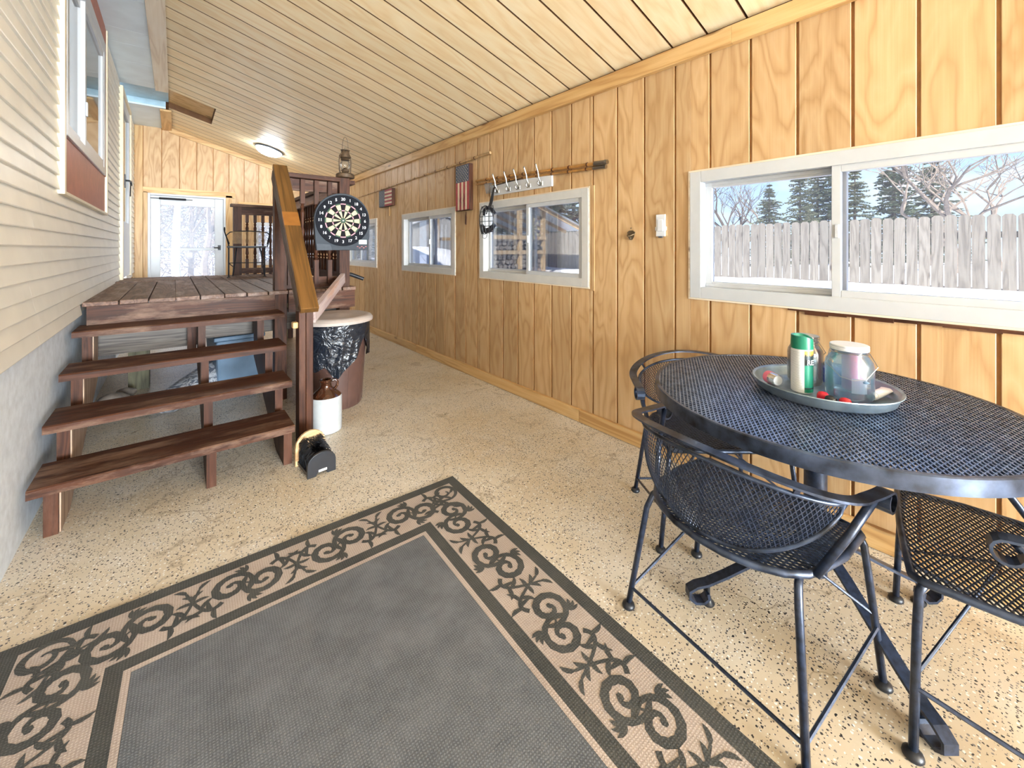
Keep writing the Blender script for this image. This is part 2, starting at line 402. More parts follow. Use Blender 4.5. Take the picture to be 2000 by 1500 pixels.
def plank(parent, w, h, th, loc, rot=(0,0,0), mat='ply_z', name='plank', axis='z'):
    """board centred on its own origin so that its grain is its own; thickness along x"""
    key = (round(w, 3), round(h, 3), th, mat, axis)
    if key not in pcache:
        mb = MB(); c = 0.0022
        w2, h2 = w/2, h/2
        if axis == 'z':
            mb.prism([(0, -w2), (-th+c, -w2), (-th, -w2+c), (-th, w2-c), (-th+c, w2), (0, w2)], -h2, h2, 'z')
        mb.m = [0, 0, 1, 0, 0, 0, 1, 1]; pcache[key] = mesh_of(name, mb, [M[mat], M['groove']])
    o = bpy.data.objects.new(name, pcache[key]); C.objects.link(o); o.parent = parent; o.location = loc; o.rotation_euler = rot
    return o
GAP = 0.011
k = math.floor((YB-GR0)/SP)
y = GR0+k*SP
while y < YE:
    a, b_ = max(y, YB), min(y+SP, YE)
    if b_-a > 0.02:
        # split in y where a window edge falls inside the strip
        cuts = sorted({a, b_, *[e_ for h_ in holesR for e_ in h_[:2] if a < e_ < b_]})
        for c0, c1 in zip(cuts[:-1], cuts[1:]):
            if c1-c0 < 0.012: continue
            mid = (c0+c1)/2; hole = [h_ for h_ in holesR if h_[0] < mid < h_[1]]
            g0 = GAP/2 if c0 == a else 0; g1 = GAP/2 if c1 == b_ else 0
            w = c1-c0-g0-g1; yc = (c0+g0+c1-g1)/2
            segs = [(0.0, 2.42)] if not hole else [(0.0, WZ0), (WZ1, 2.42)]
            for s0, s1 in segs:
                plank(wall_right, w, s1-s0, 0.011, (XW+0.011, yc, (s0+s1)/2))
    y += SP

# sliding windows
def slider(n, y0, y1, ym, z0, z1, frame='vinyl_grey', parent_loc=None, label=None):
    r = struct('window_%d' % n, label=label)
    x0 = XW-0.008
    mb = MB()
    fw = 0.062
    mb.box(x0, x0+0.11, y0, y0+fw, z0, z1).box(x0, x0+0.11, y1-fw, y1, z0, z1)
    mb.box(x0, x0+0.11, y0+fw, y1-fw, z0, z0+fw).box(x0, x0+0.11, y0+fw, y1-fw, z1-fw, z1)
    # inner lips (tracks)
    mb.box(x0+0.055, x0+0.06, y0+fw, y1-fw, z0+fw, z0+fw+0.018).box(x0+0.055, x0+0.06, y0+fw, y1-fw, z1-fw-0.018, z1-fw)
    obj('frame', mb, M[frame], r, bevel=0.003)
    def sash(a, b_, x, sw, nm):
        m2 = MB(); c, d = z0+fw-0.004, z1-fw+0.004
        m2.box(x, x+0.032, a, a+sw, c, d).box(x, x+0.032, b_-sw, b_, c, d).box(x, x+0.032, a+sw, b_-sw, c, c+sw).box(x, x+0.032, a+sw, b_-sw, d-sw, d)
        s_ = obj(nm, m2, M['vinyl'], r, bevel=0.002)
        obj('pane', MB().box(x+0.014, x+0.018, a+sw-0.003, b_-sw+0.003, c+sw-0.003, d-sw+0.003), M['glass'], s_)
        return s_
    s1 = sash(y0+fw, ym+0.024, x0+0.010, 0.034, 'sash')
    sash(ym-0.020, y1-fw, x0+0.062, 0.034, 'sash')
    obj('latch', MB().box(x0+0.0, x0+0.012, ym-0.004, ym+0.012, (z0+z1)/2-0.03, (z0+z1)/2+0.03), M['vinyl'], s1, bevel=0.003)
    # thin wood bead around the opening
    mb = MB(); w = 0.009
    mb.box(XW-0.006, XW+0.02, y0-w, y0, z0-w, z1+w).box(XW-0.006, XW+0.02, y1, y1+w, z0-w, z1+w)
    mb.box(XW-0.006, XW+0.02, y0, y1, z1, z1+w).box(XW-0.006, XW+0.02, y0, y1, z0-w, z0)
    obj('bead', mb, M['pine_pale'], r)
    return r
slider(1, *WINS[0], WZ0, WZ1, 'vinyl', label='long white sliding window above the round table')
w2 = slider(2, *WINS[1], WZ0, WZ1, label='sliding window under the hook rack')
obj('casing', MB().box(XW-0.004, XW+0.0, 1.822, 1.845, WZ0-0.02, WZ1+0.012), M['ply_z'], w2)
obj('casing', MB().box(XW-0.003, XW+0.0, 1.847, 1.863, WZ0-0.02, WZ1+0.012), M['ply_z'], w2)
slider(3, *WINS[2], WZ0, WZ1, label='small sliding window between the two flag plaques')
slider(4, *WINS[3], WZ0, WZ1, label='farthest sliding window, half hidden by the dartboard post')
# splintered sill edge below the long window
mb = MB(); yy = -0.7
while yy < 0.62:
    L = RND.uniform(0.03, 0.10); h = RND.uniform(0.006, 0.022)
    mb.box(XW-RND.uniform(0.004, 0.012), XW+0.005, yy, yy+L, WZ0-0.009-h, WZ0-0.009); yy += L*0.9
struct('trim_1', mb, M['stain_y'], label='splintered dark wood edge below the long window')

# top trim and baseboard
tr = struct('trim_2', label='pine board along the top of the plywood wall')
for a, b_ in ((YB, 0.9), (0.9, 4.6), (4.6, YE)):
    obj('board', MB().box(-0.018, 0.018, -(b_-a)/2, (b_-a)/2, -0.047, 0.047), M['pine_y'], tr, bevel=0.002, loc=(XW-0.018, (a+b_)/2, 2.365))
bb = struct('baseboard_right', label='pine baseboard along the plywood wall')
for a, b_ in ((YB, 1.94), (1.943, 4.5), (4.503, YE)):
    obj('board', MB().box(-0.014, 0.014, -(b_-a)/2, (b_-a)/2, -0.044, 0.044), M['pine_y'], bb, bevel=0.003, loc=(XW-0.014, (a+b_)/2, 0.046))

# ceiling: boards across the slope, with an open well above the house door
HX0, HX1, HY0, HY1 = -0.055, 0.40, 6.22, 7.02
ceiling = struct('ceiling', MB(), M['groove'], label='sloping plywood ceiling with grooves across')
sl = math.atan(CB); L = (XW-HX0)/cos(sl)
def ceil_slab(mb, xa, xb, ya, yb_, z_lo, z_hi):
    mb.add([(xa,ya,zc(xa)+z_lo),(xb,ya,zc(xb)+z_lo),(xb,yb_,zc(xb)+z_lo),(xa,yb_,zc(xa)+z_lo),(xa,ya,zc(xa)+z_hi),(xb,ya,zc(xb)+z_hi),(xb,yb_,zc(xb)+z_hi),(xa,yb_,zc(xa)+z_hi)],
           [(0,3,2,1),(4,5,6,7),(0,1,5,4),(1,2,6,5),(2,3,7,6),(3,0,4,7)])
mb = MB()
for (xa, xb, ya, yb_) in ((HX0, XW+0.14, YB, HY0), (HX1, XW+0.14, HY0, HY1), (HX0, XW+0.14, HY1, YE+0.1)):
    ceil_slab(mb, xa, xb, ya, yb_, 0.012, 0.10)
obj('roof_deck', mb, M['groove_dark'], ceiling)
ccache = {}
def ceil_board(xa, xb, ya, yb_):
    Lc = (xb-xa)/cos(sl); w = yb_-ya
    key = (round(Lc, 3), round(w, 3))
    if key not in ccache:
        c = 0.0022
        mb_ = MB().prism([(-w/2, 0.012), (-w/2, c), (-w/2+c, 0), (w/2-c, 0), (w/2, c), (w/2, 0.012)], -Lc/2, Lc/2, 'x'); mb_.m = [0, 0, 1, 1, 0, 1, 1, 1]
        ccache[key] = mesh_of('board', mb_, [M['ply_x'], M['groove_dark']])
    o = bpy.data.objects.new('board', ccache[key]); C.objects.link(o); o.parent = ceiling
    xm = (xa+xb)/2; o.location = (xm, (ya+yb_)/2, zc(xm)); o.rotation_euler = (0, -sl, 0)
y = 0.837-SP*44
while y < YE:
    a, b_ = y+0.004, min(y+SP-0.004, YE)
    cuts = sorted({a, b_, *[q for q in (HY0, HY1) if a < q < b_]})
    for c0, c1 in zip(cuts[:-1], cuts[1:]):
        if c1-c0 < 0.01: continue
        ceil_board(HX1 if HY0 < (c0+c1)/2 < HY1 else HX0, XW, c0, c1)
    y += SP
# shallow well above the door: a recessed wooden panel on the porch side, a blue one on the house side
mb = MB(); ceil_slab(mb, HX0, HX1, HY0, HY1, 0.075, 0.10); obj('well_panel', mb, M['pine_x'], ceiling)

# soffit of the house eave
sof = struct('soffit', label='pale blue painted soffit under the house eave')
ys = [YB, -7.3, -6.7, -6.1, -5.5, -4.9, -4.3, -3.7, -3.1, -2.5, -1.9, -1.3, -0.7, -0.1, 0.5, 1.1, 1.7, 2.3, 2.9, 3.5, 4.1, 4.7, 5.02, 5.48, 6.05, HY0]
SZ = 3.085
for a, b_ in zip(ys[:-1], ys[1:]):
    obj('panel', MB().box(-0.62, HX0-0.03, a+0.002, b_-0.002, SZ, SZ+0.02), M['soffit'], sof)
for a, b_ in ((HY1, 7.2), (7.2, YE)):
    obj('panel', MB().box(-0.62, HX0-0.03, a+0.002, b_-0.002, SZ, SZ+0.02), M['soffit'], sof)
obj('well_panel', MB().box(-0.62, HX0, HY0, HY1, SZ+0.09, SZ+0.11), M['soffit_dark'], sof)
obj('well_side', MB().box(-0.62, HX0-0.03, HY1, HY1+0.012, SZ+0.02, SZ+0.09), M['soffit_dark'], sof)
obj('roof_deck', MB().box(-0.75, HX0, YB, YE+0.1, 3.24, 3.27), M['groove'], sof)
struct('trim_3', MB().box(-0.058, 0.058, -(6.2-YB)/2, (6.2-YB)/2, -0.012, 0.012), M['pine_pale'], label='pale knotty board between blue soffit and ceiling', bevel=0.002,
       loc=(-0.108, (6.2+YB)/2, SZ-0.016))
struct('trim_4', MB().box(-0.058, 0.058, -(YE-7.05)/2, (YE-7.05)/2, -0.012, 0.012), M['pine_y'], label='pine board beside soffit beyond the ceiling well', bevel=0.002,
       loc=(-0.085, (YE+7.05)/2, SZ-0.016))

# house wall: foundation, vinyl siding
struct('wall_foundation', MB().box(-0.72, -0.50, YB, YE, 0, 0.86), M['concrete'], label='grey concrete foundation below the siding')
HWY0, HWY1, HWZ0, HWZ1 = 3.09, 4.85, 1.53, 3.085
HDY0, HDY1 = 6.15, 7.20
wall_left = struct('wall_left', cut_wall(MB(), YB, YE, 0.83, 3.085, [(HWY0+0.05, HWY1-0.05, HWZ0+0.1, 3.0), (HDY0, HDY1, 0.83, 3.0)], lambda mb, a, b_, c, d: mb.box(-0.60, -0.472, a, b_, c, d)), M['siding'],
                   label='house wall clad in cream vinyl lap siding')
EX = 0.0725; z = 0.825; ci = 0
while z < 3.07:
    z1 = min(z+EX, 3.085)
    spans = [(YB, YE)]
    if z < 0.885: spans = [(YB, 3.735)]
    def cutspan(sp, a, b_):
        out = []
        for p, q in sp:
            if q <= a or p >= b_: out.append((p, q)); continue
            if p < a: out.append((p, a))
            if q > b_: out.append((b_, q))
        return out
    if z1 > HWZ0+0.03: spans = cutspan(spans, HWY0-0.004, HWY1+0.004)
    if z1 > 0.86: spans = cutspan(spans, HDY0-0.05, HDY1+0.05)
    # joints between lengths of siding
    pc = []
    for p, q in spans:
        js = [j for j in ((0.3, 1.6, 2.55, 5.3) if (ci//2) % 2 else (-0.9, 1.1, 2.68, 7.6)) if p+0.25 < j+0.03*(ci % 3) < q-0.25]
        edges = [p]+[j+0.03*(ci % 3) for j in js]+[q]
        pc += [(edges[i], edges[i+1], i) for i in range(len(edges)-1)]
    for p, q, i in pc:
        d = 0.0
        prof = [(-0.474, z), (-0.4505+d, z), (-0.4490+d, z+0.004), (-0.4620+d, z1+0.006), (-0.474, z1+0.006)]
        if z1 > 3.07: prof = [(-0.474, z), (-0.450, z), (-0.455, z1), (-0.474, z1)]
        obj('siding_course', MB().prism(prof, p+(0.0012 if i else 0), q, 'y'), M['siding'], wall_left)
    z += EX; ci += 1

# house window (rust-red surround)
hw = struct('window_5', label='house window in a rust-red surround on the siding wall')
x0, x1 = -0.47, -0.425
mb = MB().box(x0, -0.432, HWY0-0.004, HWY0+0.035, HWZ0, HWZ1).box(x0, -0.432, HWY1-0.03, HWY1+0.004, HWZ0, HWZ1).box(x0, -0.432, HWY0+0.035, HWY1-0.03, HWZ0, HWZ0+0.018)
obj('channel', mb, M['cream'], hw, bevel=0.003)
obj('panel', MB().box(x0, -0.448, HWY0+0.035, HWY1-0.03, HWZ0+0.018, 1.85), M['rust'], hw, label='rust-red painted panel under the glass')
mb = MB().box(x0, -0.440, HWY1-0.12, HWY1-0.03, 1.85, HWZ1).box(x0, -0.444, HWY0+0.035, HWY0+0.075, 1.85, HWZ1).box(x0, -0.438, HWY0+0.075, HWY1-0.12, 2.93, HWZ1)
obj('surround', mb, M['rust'], hw, bevel=0.003)
ga, gb, gz0, gz1 = HWY0+0.075, HWY1-0.12, 1.85, 2.93
mb = MB().box(x0, -0.434, ga, ga+0.05, gz0, gz1).box(x0, -0.434, gb-0.10, gb, gz0, gz1).box(x0, -0.434, ga+0.05, gb-0.10, gz0, gz0+0.055).box(x0, -0.434, ga+0.05, gb-0.10, gz1-0.10, gz1)
obj('frame', mb, M['vinyl'], hw, bevel=0.003)
def hsash(a, b_, x):
    c, d = gz0+0.055, gz1-0.10; sw = 0.05
    mb = MB().box(x, x+0.025, a, a+sw, c, d).box(x, x+0.025, b_-sw, b_, c, d).box(x, x+0.025, a+sw, b_-sw, c, c+sw).box(x, x+0.025, a+sw, b_-sw, d-sw, d)
    s_ = obj('sash', mb, M['vinyl'], hw, bevel=0.002)
    obj('pane', MB().box(x+0.008, x+0.012, a+sw, b_-sw, c+sw, d-sw), M['darkpane'], s_); return s_
hsash(ga+0.05, 3.80, -0.484); s_ = hsash(3.75, gb-0.10, -0.462)
obj('latch', MB().box(-0.437, -0.428, 3.76, 3.785, 2.1, 2.19), M['white'], s_, bevel=0.003)
obj('backing', MB().box(-0.60, -0.59, HWY0, HWY1, 1.5, 3.085), M['grey_plastic'], hw)

# house door on the deck
hd = struct('door_1', label='house storm door with dark handle at the back of the deck')
z0d = 0.905
mb = MB().box(-0.50, -0.425, HDY0-0.05, HDY0, z0d, 3.02).box(-0.50, -0.425, HDY1, HDY1+0.05, z0d, 3.02).box(-0.50, -0.425, HDY0, HDY1, 2.97, 3.02)
obj('frame', mb, M['cream'], hd, bevel=0.003)
mb = MB().box(-0.455, -0.43, HDY0+0.004, HDY0+0.03, z0d+0.01, 2.96)
obj('hinge_rail', mb, M['soffit_dark'], hd)
sl_ = obj('slab', MB().box(-0.475, -0.44, HDY0+0.03, HDY0+0.12, z0d+0.01, 2.96).box(-0.475, -0.44, HDY1-0.12, HDY1-0.004, z0d+0.01, 2.96).box(-0.475, -0.44, HDY0+0.12, HDY1-0.12, 2.84, 2.96).box(-0.475, -0.44, HDY0+0.12, HDY1-0.12, z0d+0.01, 1.56), M['vinyl'], hd, bevel=0.003)
obj('pane', MB().box(-0.462, -0.456, HDY0+0.12, HDY1-0.12, 1.56, 2.84), M['darkpane'], sl_)
mb = MB().tube([(-0.44, HDY0+0.30, 2.03), (-0.40, HDY0+0.30, 2.03), (-0.39, HDY0+0.38, 2.03), (-0.39, HDY0+0.45, 2.0)], 0.011, 8).tube([(-0.39, HDY0+0.38, 2.03), (-0.395, HDY0+0.40, 1.93), (-0.395, HDY0+0.39, 1.86)], 0.006, 6).box(-0.44, -0.43, HDY0+0.27, HDY0+0.33, 1.95, 2.1)
obj('handle', mb, M['black'], sl_)

# far end wall with door and window
DX0, DX1, DZ1 = -0.275, 0.625, 2.055
EWX0, EWX1 = 1.06, 2.02
holesE = [(DX0-0.03, DX1+0.03, 0.0, DZ1+0.03), (EWX0, EWX1, 0.96, 1.70)]
def end_top(a): return zc(max(a, -0.06)) if a > -0.06 else SZ
wall_far = struct('wall_far', cut_wall(MB(), -0.62, XW+0.14, 0, 2.40, holesE, lambda mb, a, b_, c, d: mb.box(a, b_, YE+0.011, YE+0.12, c, d)), M['groove'],
                  label='far plywood end wall with a glazed door')
mb = MB(); mb.prism([(-0.62, 2.40), (XW+0.14, 2.40), (XW+0.14, zc(XW+0.14)+0.1), (-0.05, zc(-0.05)+0.1), (-0.62, zc(-0.05)+0.1)], YE+0.011, YE+0.12, 'y')
obj('gable', mb, M['groove'], wall_far)
x = -0.145-SP*1.04*2
while x < XW:
    a, b_ = max(x+GAP/2, -0.47), min(x+SP*1.04-GAP/2, XW)
    if b_-a > 0.03:
        cuts = sorted({a, b_, *[e_ for h_ in holesE for e_ in h_[:2] if a < e_ < b_]})
        for c0, c1 in zip(cuts[:-1], cuts[1:]):
            if c1-c0 < 0.012: continue
            mid = (c0+c1)/2; hole = [h_ for h_ in holesE if h_[0] < mid < h_[1]]
            segs = [(0.0, None)] if not hole else ([(0.0, hole[0][2])] if hole[0][2] > 0 else [])+[(hole[0][3], None)]
            for s0, s1 in segs:
                t0 = end_top(c0) if s1 is None else s1; t1 = end_top(c1) if s1 is None else s1
                xm = (c0+c1)/2; zm = (s0+t0)/2
                mb = MB().prism([(c0-xm, s0-zm), (c1-xm, s0-zm), (c1-xm, t1-zm), (c0-xm, t0-zm)], 0, 0.011, 'y')
                obj('plank', mb, M['ply_z'], wall_far, loc=(xm, YE, zm))
    x += SP*1.04
# pine trims on the end wall
te = struct('trim_5', label='pine boards framing the far glazed door')
def tb(x0_, x1_, z0_, z1_, m='pine_z', th=0.022):
    xm, zm = (x0_+x1_)/2, (z0_+z1_)/2
    obj('board', MB().box(x0_-xm, x1_-xm, -th, 0, z0_-zm, z1_-zm), M[m], te, bevel=0.002, loc=(xm, YE, zm))
tb(-0.45, -0.36, 0, 3.07); tb(-0.355, DX0-0.03, 0, 2.10); tb(DX1+0.03, DX1+0.12, 0, 2.12); tb(-0.36, DX1+0.16, DZ1+0.03, DZ1+0.12, 'pine_x')
tb(DX1+0.20, 1.40, 1.99, 2.03, 'pine_x')
mb = MB(); a_, b2 = -0.06, XW-0.04
mb.prism([(a_, zc(a_)-0.075), (b2, zc(b2)-0.075), (b2, zc(b2)), (a_, zc(a_))], YE-0.025, YE, 'y'); obj('rake_board', mb, M['pine_x'], te)
# glazed door
dr = struct('door_2', label='white glazed storm door in the far end wall')
mb = MB().box(DX0-0.03, DX0, YE-0.02, YE+0.08, 0, DZ1+0.03).box(DX1, DX1+0.03, YE-0.02, YE+0.08, 0, DZ1+0.03).box(DX0, DX1, YE-0.02, YE+0.08, DZ1, DZ1+0.03)
obj('frame', mb, M['vinyl'], dr, bevel=0.003)
st = 0.115
mb = MB().box(DX0+0.004, DX0+st, YE-0.005, YE+0.035, 0.02, DZ1-0.004).box(DX1-st, DX1-0.004, YE-0.005, YE+0.035, 0.02, DZ1-0.004)
mb.box(DX0+st, DX1-st, YE-0.005, YE+0.035, DZ1-0.14, DZ1-0.004).box(DX0+st, DX1-st, YE-0.005, YE+0.035, 0.02, 0.30).box(DX0+st, DX1-st, YE-0.002, YE+0.03, 1.215, 1.255)
sb = obj('slab', mb, M['vinyl'], dr, bevel=0.004)
obj('pane', MB().box(DX0+st, DX1-st, YE+0.012, YE+0.016, 1.255, DZ1-0.14), M['glass_door'], sb)
obj('pane', MB().box(DX0+st, DX1-st, YE+0.012, YE+0.016, 0.30, 1.215), M['glass_door'], sb)
obj('sticker', MB().box(0.155, 0.225, YE+0.006, YE+0.010, 1.105, 1.185), M['white'], sb)
obj('closer', MB().tube([(DX0+0.10, YE-0.035, DZ1-0.045), (DX0+0.42, YE-0.035, DZ1-0.045)], 0.016, 8).tube([(DX0+0.0, YE-0.03, DZ1-0.045), (DX0+0.5, YE-0.03, DZ1-0.045)], 0.006, 6), M['black'], dr)
obj('handle', MB().tube([(DX1-0.055, YE-0.005, 1.26), (DX1-0.055, YE-0.05, 1.26), (DX1-0.13, YE-0.055, 1.26)], 0.011, 8).box(DX1-0.075, DX1-0.035, YE-0.014, YE-0.003, 1.22, 1.30), M['black'], sb)
# window in the end wall
ew = struct('window_6', label='white window in the far end wall behind the deck railing')
mb = MB().box(EWX0, EWX0+0.06, YE-0.01, YE+0.1, 0.96, 1.70).box(EWX1-0.06, EWX1, YE-0.01, YE+0.1, 0.96, 1.70).box(EWX0+0.06, EWX1-0.06, YE-0.01, YE+0.1, 0.96, 1.02).box(EWX0+0.06, EWX1-0.06, YE-0.01, YE+0.1, 1.64, 1.70).box(1.52, 1.57, YE+0.01, YE+0.06, 1.02, 1.64)
obj('frame', mb, M['vinyl'], ew, bevel=0.003)
obj('pane', MB().box(EWX0+0.06, EWX1-0.06, YE+0.03, YE+0.034, 1.02, 1.64), M['glass_door'], ew)

# =================================================================== STAIRS, DECK, RAILINGS
DZ = 0.905
stairs = thing('staircase', 'brown stained wooden staircase with four open treads against the foundation', 'stairs', (0, 2.6, 0))
def child(name, mb, mat, parent, origin=(0,0,0), **k):
    """mesh given in world coordinates, stored relative to its own centre so that grain differs, parented to a thing at a location"""
    pl = Vector((0,0,0)); p = parent
    while p is not None: pl += Vector(p.location); p = p.parent
    xs = [v[0] for v in mb.v]; ys_ = [v[1] for v in mb.v]; zs = [v[2] for v in mb.v]
    c = Vector(((min(xs)+max(xs))/2, (min(ys_)+max(ys_))/2, (min(zs)+max(zs))/2))
    mb.v = [(v[0]-c.x, v[1]-c.y, v[2]-c.z) for v in mb.v]
    return obj(name, mb, M[mat] if isinstance(mat, str) else mat, parent, loc=c-pl, **k)
TR = [(2.55, 0.252, 0.525), (2.82, 0.427, 0.565), (3.17, 0.582, 0.60), (3.52, 0.752, 0.655)]
for i, (yf, zt, xr) in enumerate(TR):
    mb = MB(); n = 14; xl = -0.468
    # slightly uneven front edge
    top_ = []; vs = []
    for k in range(n+1):
        x = xl+(xr-xl)*k/n; j = RND.uniform(-0.004, 0.004)*(1 if 0 < k < n else 0)
        if i == 1 and 8 <= k <= 10: j += 0.008
        for yy, zz in ((yf+j, zt-0.038), (yf+j, zt-0.006), (yf+j+0.006, zt), (yf+0.285, zt), (yf+0.285, zt-0.038)): vs.append((x, yy, zz))
    fs = [(0,1,2,3,4), tuple(n*5+q for q in range(5))[::-1]]
    for k in range(n):
        for q in range(5):
            r_ = (q+1) % 5; fs.append((k*5+q, (k+1)*5+q, (k+1)*5+r_, k*5+r_))
    mb.add(vs, fs)
    child('tread', mb, 'stain_x', stairs)
def stringer(xa, xb, foot_y):
    pts = [(foot_y, 0.0)]
    for i, (yf, zt, xr) in enumerate(TR):
        yr = foot_y if i == 0 else yf+0.085
        pts += [(yr, zt-0.038)]
        nxt = TR[i+1][0]+0.085 if i < 3 else 3.79
        pts += [(nxt, zt-0.038)]
    pts += [(3.79, 0.40), (2.86, 0.0)]
    return MB().prism([(p, q) for p, q in pts][::-1], xa, xb, 'x')
def two_tone(mb, front, side):
    return mb
for xa, xb in ((-0.435, -0.39), (0.130, 0.172), (0.485, 0.528)):
    child('stringer', stringer(xa, xb, 2.64), 'stain_z', stairs)
child('stringer_lining', stringer(-0.389, -0.384, 2.655), 'pale_z', stairs)
child('riser_board', MB().box(-0.435, 0.63, 3.775, 3.79, 0.752, 0.872), 'stain_x', stairs)

handrail = thing('stair_handrail', 'golden brown sloping handrail with square post at the stair foot', 'handrail', (0.65, 2.86, 0))
def sloped(name, p, q, w, h, mat, bevel=0.004, lift=0.0):
    """bar built straight along y and then turned, so that its grain follows its length"""
    p, q = Vector(p), Vector(q); d = q-p; Lb = d.length
    o = obj(name, MB().box(-w/2, w/2, -Lb/2, Lb/2, -h/2+lift, h/2+lift), M[mat] if isinstance(mat, str) else mat, handrail, bevel=bevel)
    o.rotation_mode = 'QUATERNION'; side = d.cross(Vector((0, 0, 1))).normalized(); u_ = side.cross(d).normalized()
    o.rotation_quaternion = Matrix((side, d.normalized(), u_)).transposed().to_quaternion(); o.location = (p+q)/2-Vector(handrail.location)
    return o
p0, p1 = Vector((0.640, 2.715, 0.868)), Vector((0.680, 3.86, 1.932)); d_ = (p1-p0).normalized()
sloped('rail', p0, p1, 0.105, 0.042, 'rail_gold')
sloped('rail_support', (0.608, 2.80, 0.885), (0.64, 3.86, 1.86), 0.038, 0.085, 'weather_brown')
for a, b_ in ((0.606, 0.646), (0.648, 0.690)):
    child('post', MB().box(a, b_, 2.835, 2.925, 0, 0.92), 'stain_z', handrail, bevel=0.003)
child('post', MB().box(0.632, 0.722, 3.795, 3.885, 0, 1.855), 'stain_z', handrail, bevel=0.003)
sloped('varnish_patch', p0.lerp(p1, 0.50), p0.lerp(p1, 0.60), 0.1055, 0.0425, plain('orange_varnish', srgb(146,92,38), 0.35, noise=0.08), 0)
sloped('brace', (0.70, 2.90, 0.80), (1.165, 3.775, 0.985), 0.036, 0.085, 'weather_pink', 0.003)
child('knot_block', MB().box(0.575, 0.606, 2.85, 2.90, 0.742, 0.782), 'pine_y', handrail, bevel=0.006)

deck = thing('deck', 'raised brown wooden deck with worn boards outside the house door', 'deck', (0.4, 5.0, 0))
BX = [-0.45, -0.423, -0.282, -0.134, 0.006, 0.148, 0.294, 0.437, 0.579, 0.722, 0.865, 1.008, 1.151, 1.27]
for i, (a, b_) in enumerate(zip(BX[:-1], BX[1:])):
    ye = 5.62 if i < 4 else 6.44
    j = RND.uniform(-0.012, 0.012)
    if i == 0: continue
    a2 = a if i > 1 else -0.455
    child('board', MB().box(a2+0.003, b_-(0.003 if i != 3 else -0.0028), 3.745+j, ye, DZ-0.03, DZ+RND.uniform(-0.002, 0.002)), 'deck_y', deck, bevel=0.004)
child('threshold_board', MB().box(-0.455, 0.0085, 5.63, 5.77, DZ-0.03, DZ+0.008), 'deck_y', deck, bevel=0.003)
for k in range(5): child('board', MB().box(-0.455, 0.01, 5.775+0.143*k, 5.912+0.143*k, DZ-0.03, DZ), 'deck_y', deck, bevel=0.003)
child('rim_board', MB().box(0.73, 1.27, 3.775, 3.81, 0.72, 0.875), 'stain_x', deck)
child('rim_board', MB().box(1.235, 1.27, 3.81, 6.44, 0.72, 0.875), 'stain_y', deck)
child('rim_board', MB().box(-0.455, 1.235, 6.405, 6.44, 0.72, 0.875), 'stain_x', deck)
child('beam', MB().box(-0.45, 0.135, 3.90, 3.94, 0.52, 0.74), 'weather_x', deck)
child('beam', MB().box(0.175, 1.235, 3.90, 3.94, 0.56, 0.74), 'weather_x', deck)
for k in range(6): child('joist', MB().box(-0.42+k*0.31, -0.38+k*0.31, 3.945, 6.40, 0.735, 0.872), 'stain_y', deck)
child('cleat', MB().box(0.075, 0.128, 3.83, 3.895, 0.50, 0.86), 'stain_z', deck)
for p in ((-0.24, 4.95), (-0.30, 6.30), (1.12, 6.28), (0.5, 6.3)):
    child('support_post', MB().box(p[0]-0.07, p[0]+0.07, p[1]-0.07, p[1]+0.07, 0, 0.73), 'green_post', deck)

rail = thing('deck_railing', 'dark brown deck railing with turned balusters and square posts', 'railing', (1.2, 5.0, 0))
def baluster_mesh(L):
    """square ends, turned middle; along z from 0 to L"""
    mb = MB(); hw = 0.0175; a = 0.23*L; b_ = 0.77*L
    mb.box(-hw, hw, -hw, hw, 0, a).box(-hw, hw, -hw, hw, b_, L)
    prof = [(0.017, a), (0.010, a+0.012), (0.018, a+0.028), (0.010, a+0.045), (0.019, a+0.075), (0.015, a+0.12), (0.011, (a+b_)/2-0.04), (0.018, (a+b_)/2), (0.011, (a+b_)/2+0.04), (0.014, b_-0.13), (0.019, b_-0.075), (0.010, b_-0.045), (0.018, b_-0.028), (0.010, b_-0.012), (0.017, b_)]
    mb.lathe(prof, n=10, cap=False); return mb
bal = mesh_of('baluster', baluster_mesh(0.90), M['stain_z'])
def put_bal(x, y, z):
    o = bpy.data.objects.new('baluster', bal); C.objects.link(o); o.parent = rail; o.location = (x-1.2, y-5.0, z)
    o['label'] = 'turned wooden baluster'
child('post', MB().box(1.138, 1.228, 3.785, 3.875, 0, 1.885), 'stain_z', rail, bevel=0.003)
child('post', MB().box(0.59, 0.68, 6.33, 6.42, 0.55, 1.80), 'stain_z', rail, bevel=0.003)
child('post', MB().box(1.19, 1.28, 6.33, 6.42, 0, 1.80), 'stain_z', rail, bevel=0.003)
# front section
child('top_rail', MB().box(0.722, 1.138, 3.765, 3.905, 1.842, 1.880), 'stain_x', rail, bevel=0.003)
child('apron', MB().box(0.722, 1.138, 3.845, 3.88, 1.745, 1.842), 'stain_x', rail)
child('lower_rail', MB().box(0.722, 1.138, 3.845, 3.88, 0.91, 1.0), 'stain_x', rail)
for x in (0.748, 0.845, 0.955, 1.065): put_bal(x, 3.826, 0.94)
# side section along the porch
child('top_rail', MB().box(1.165, 1.305, 3.875, 6.42, 1.845, 1.883), 'stain_y', rail, bevel=0.003)
child('apron', MB().box(1.205, 1.24, 3.875, 6.33, 1.755, 1.845), 'weather_pink', rail)
child('lower_rail', MB().box(1.205, 1.24, 3.875, 6.33, 0.95, 1.02), 'stain_y', rail)
yy = 3.985
while yy < 6.28: put_bal(1.258, yy, 0.93); yy += 0.114
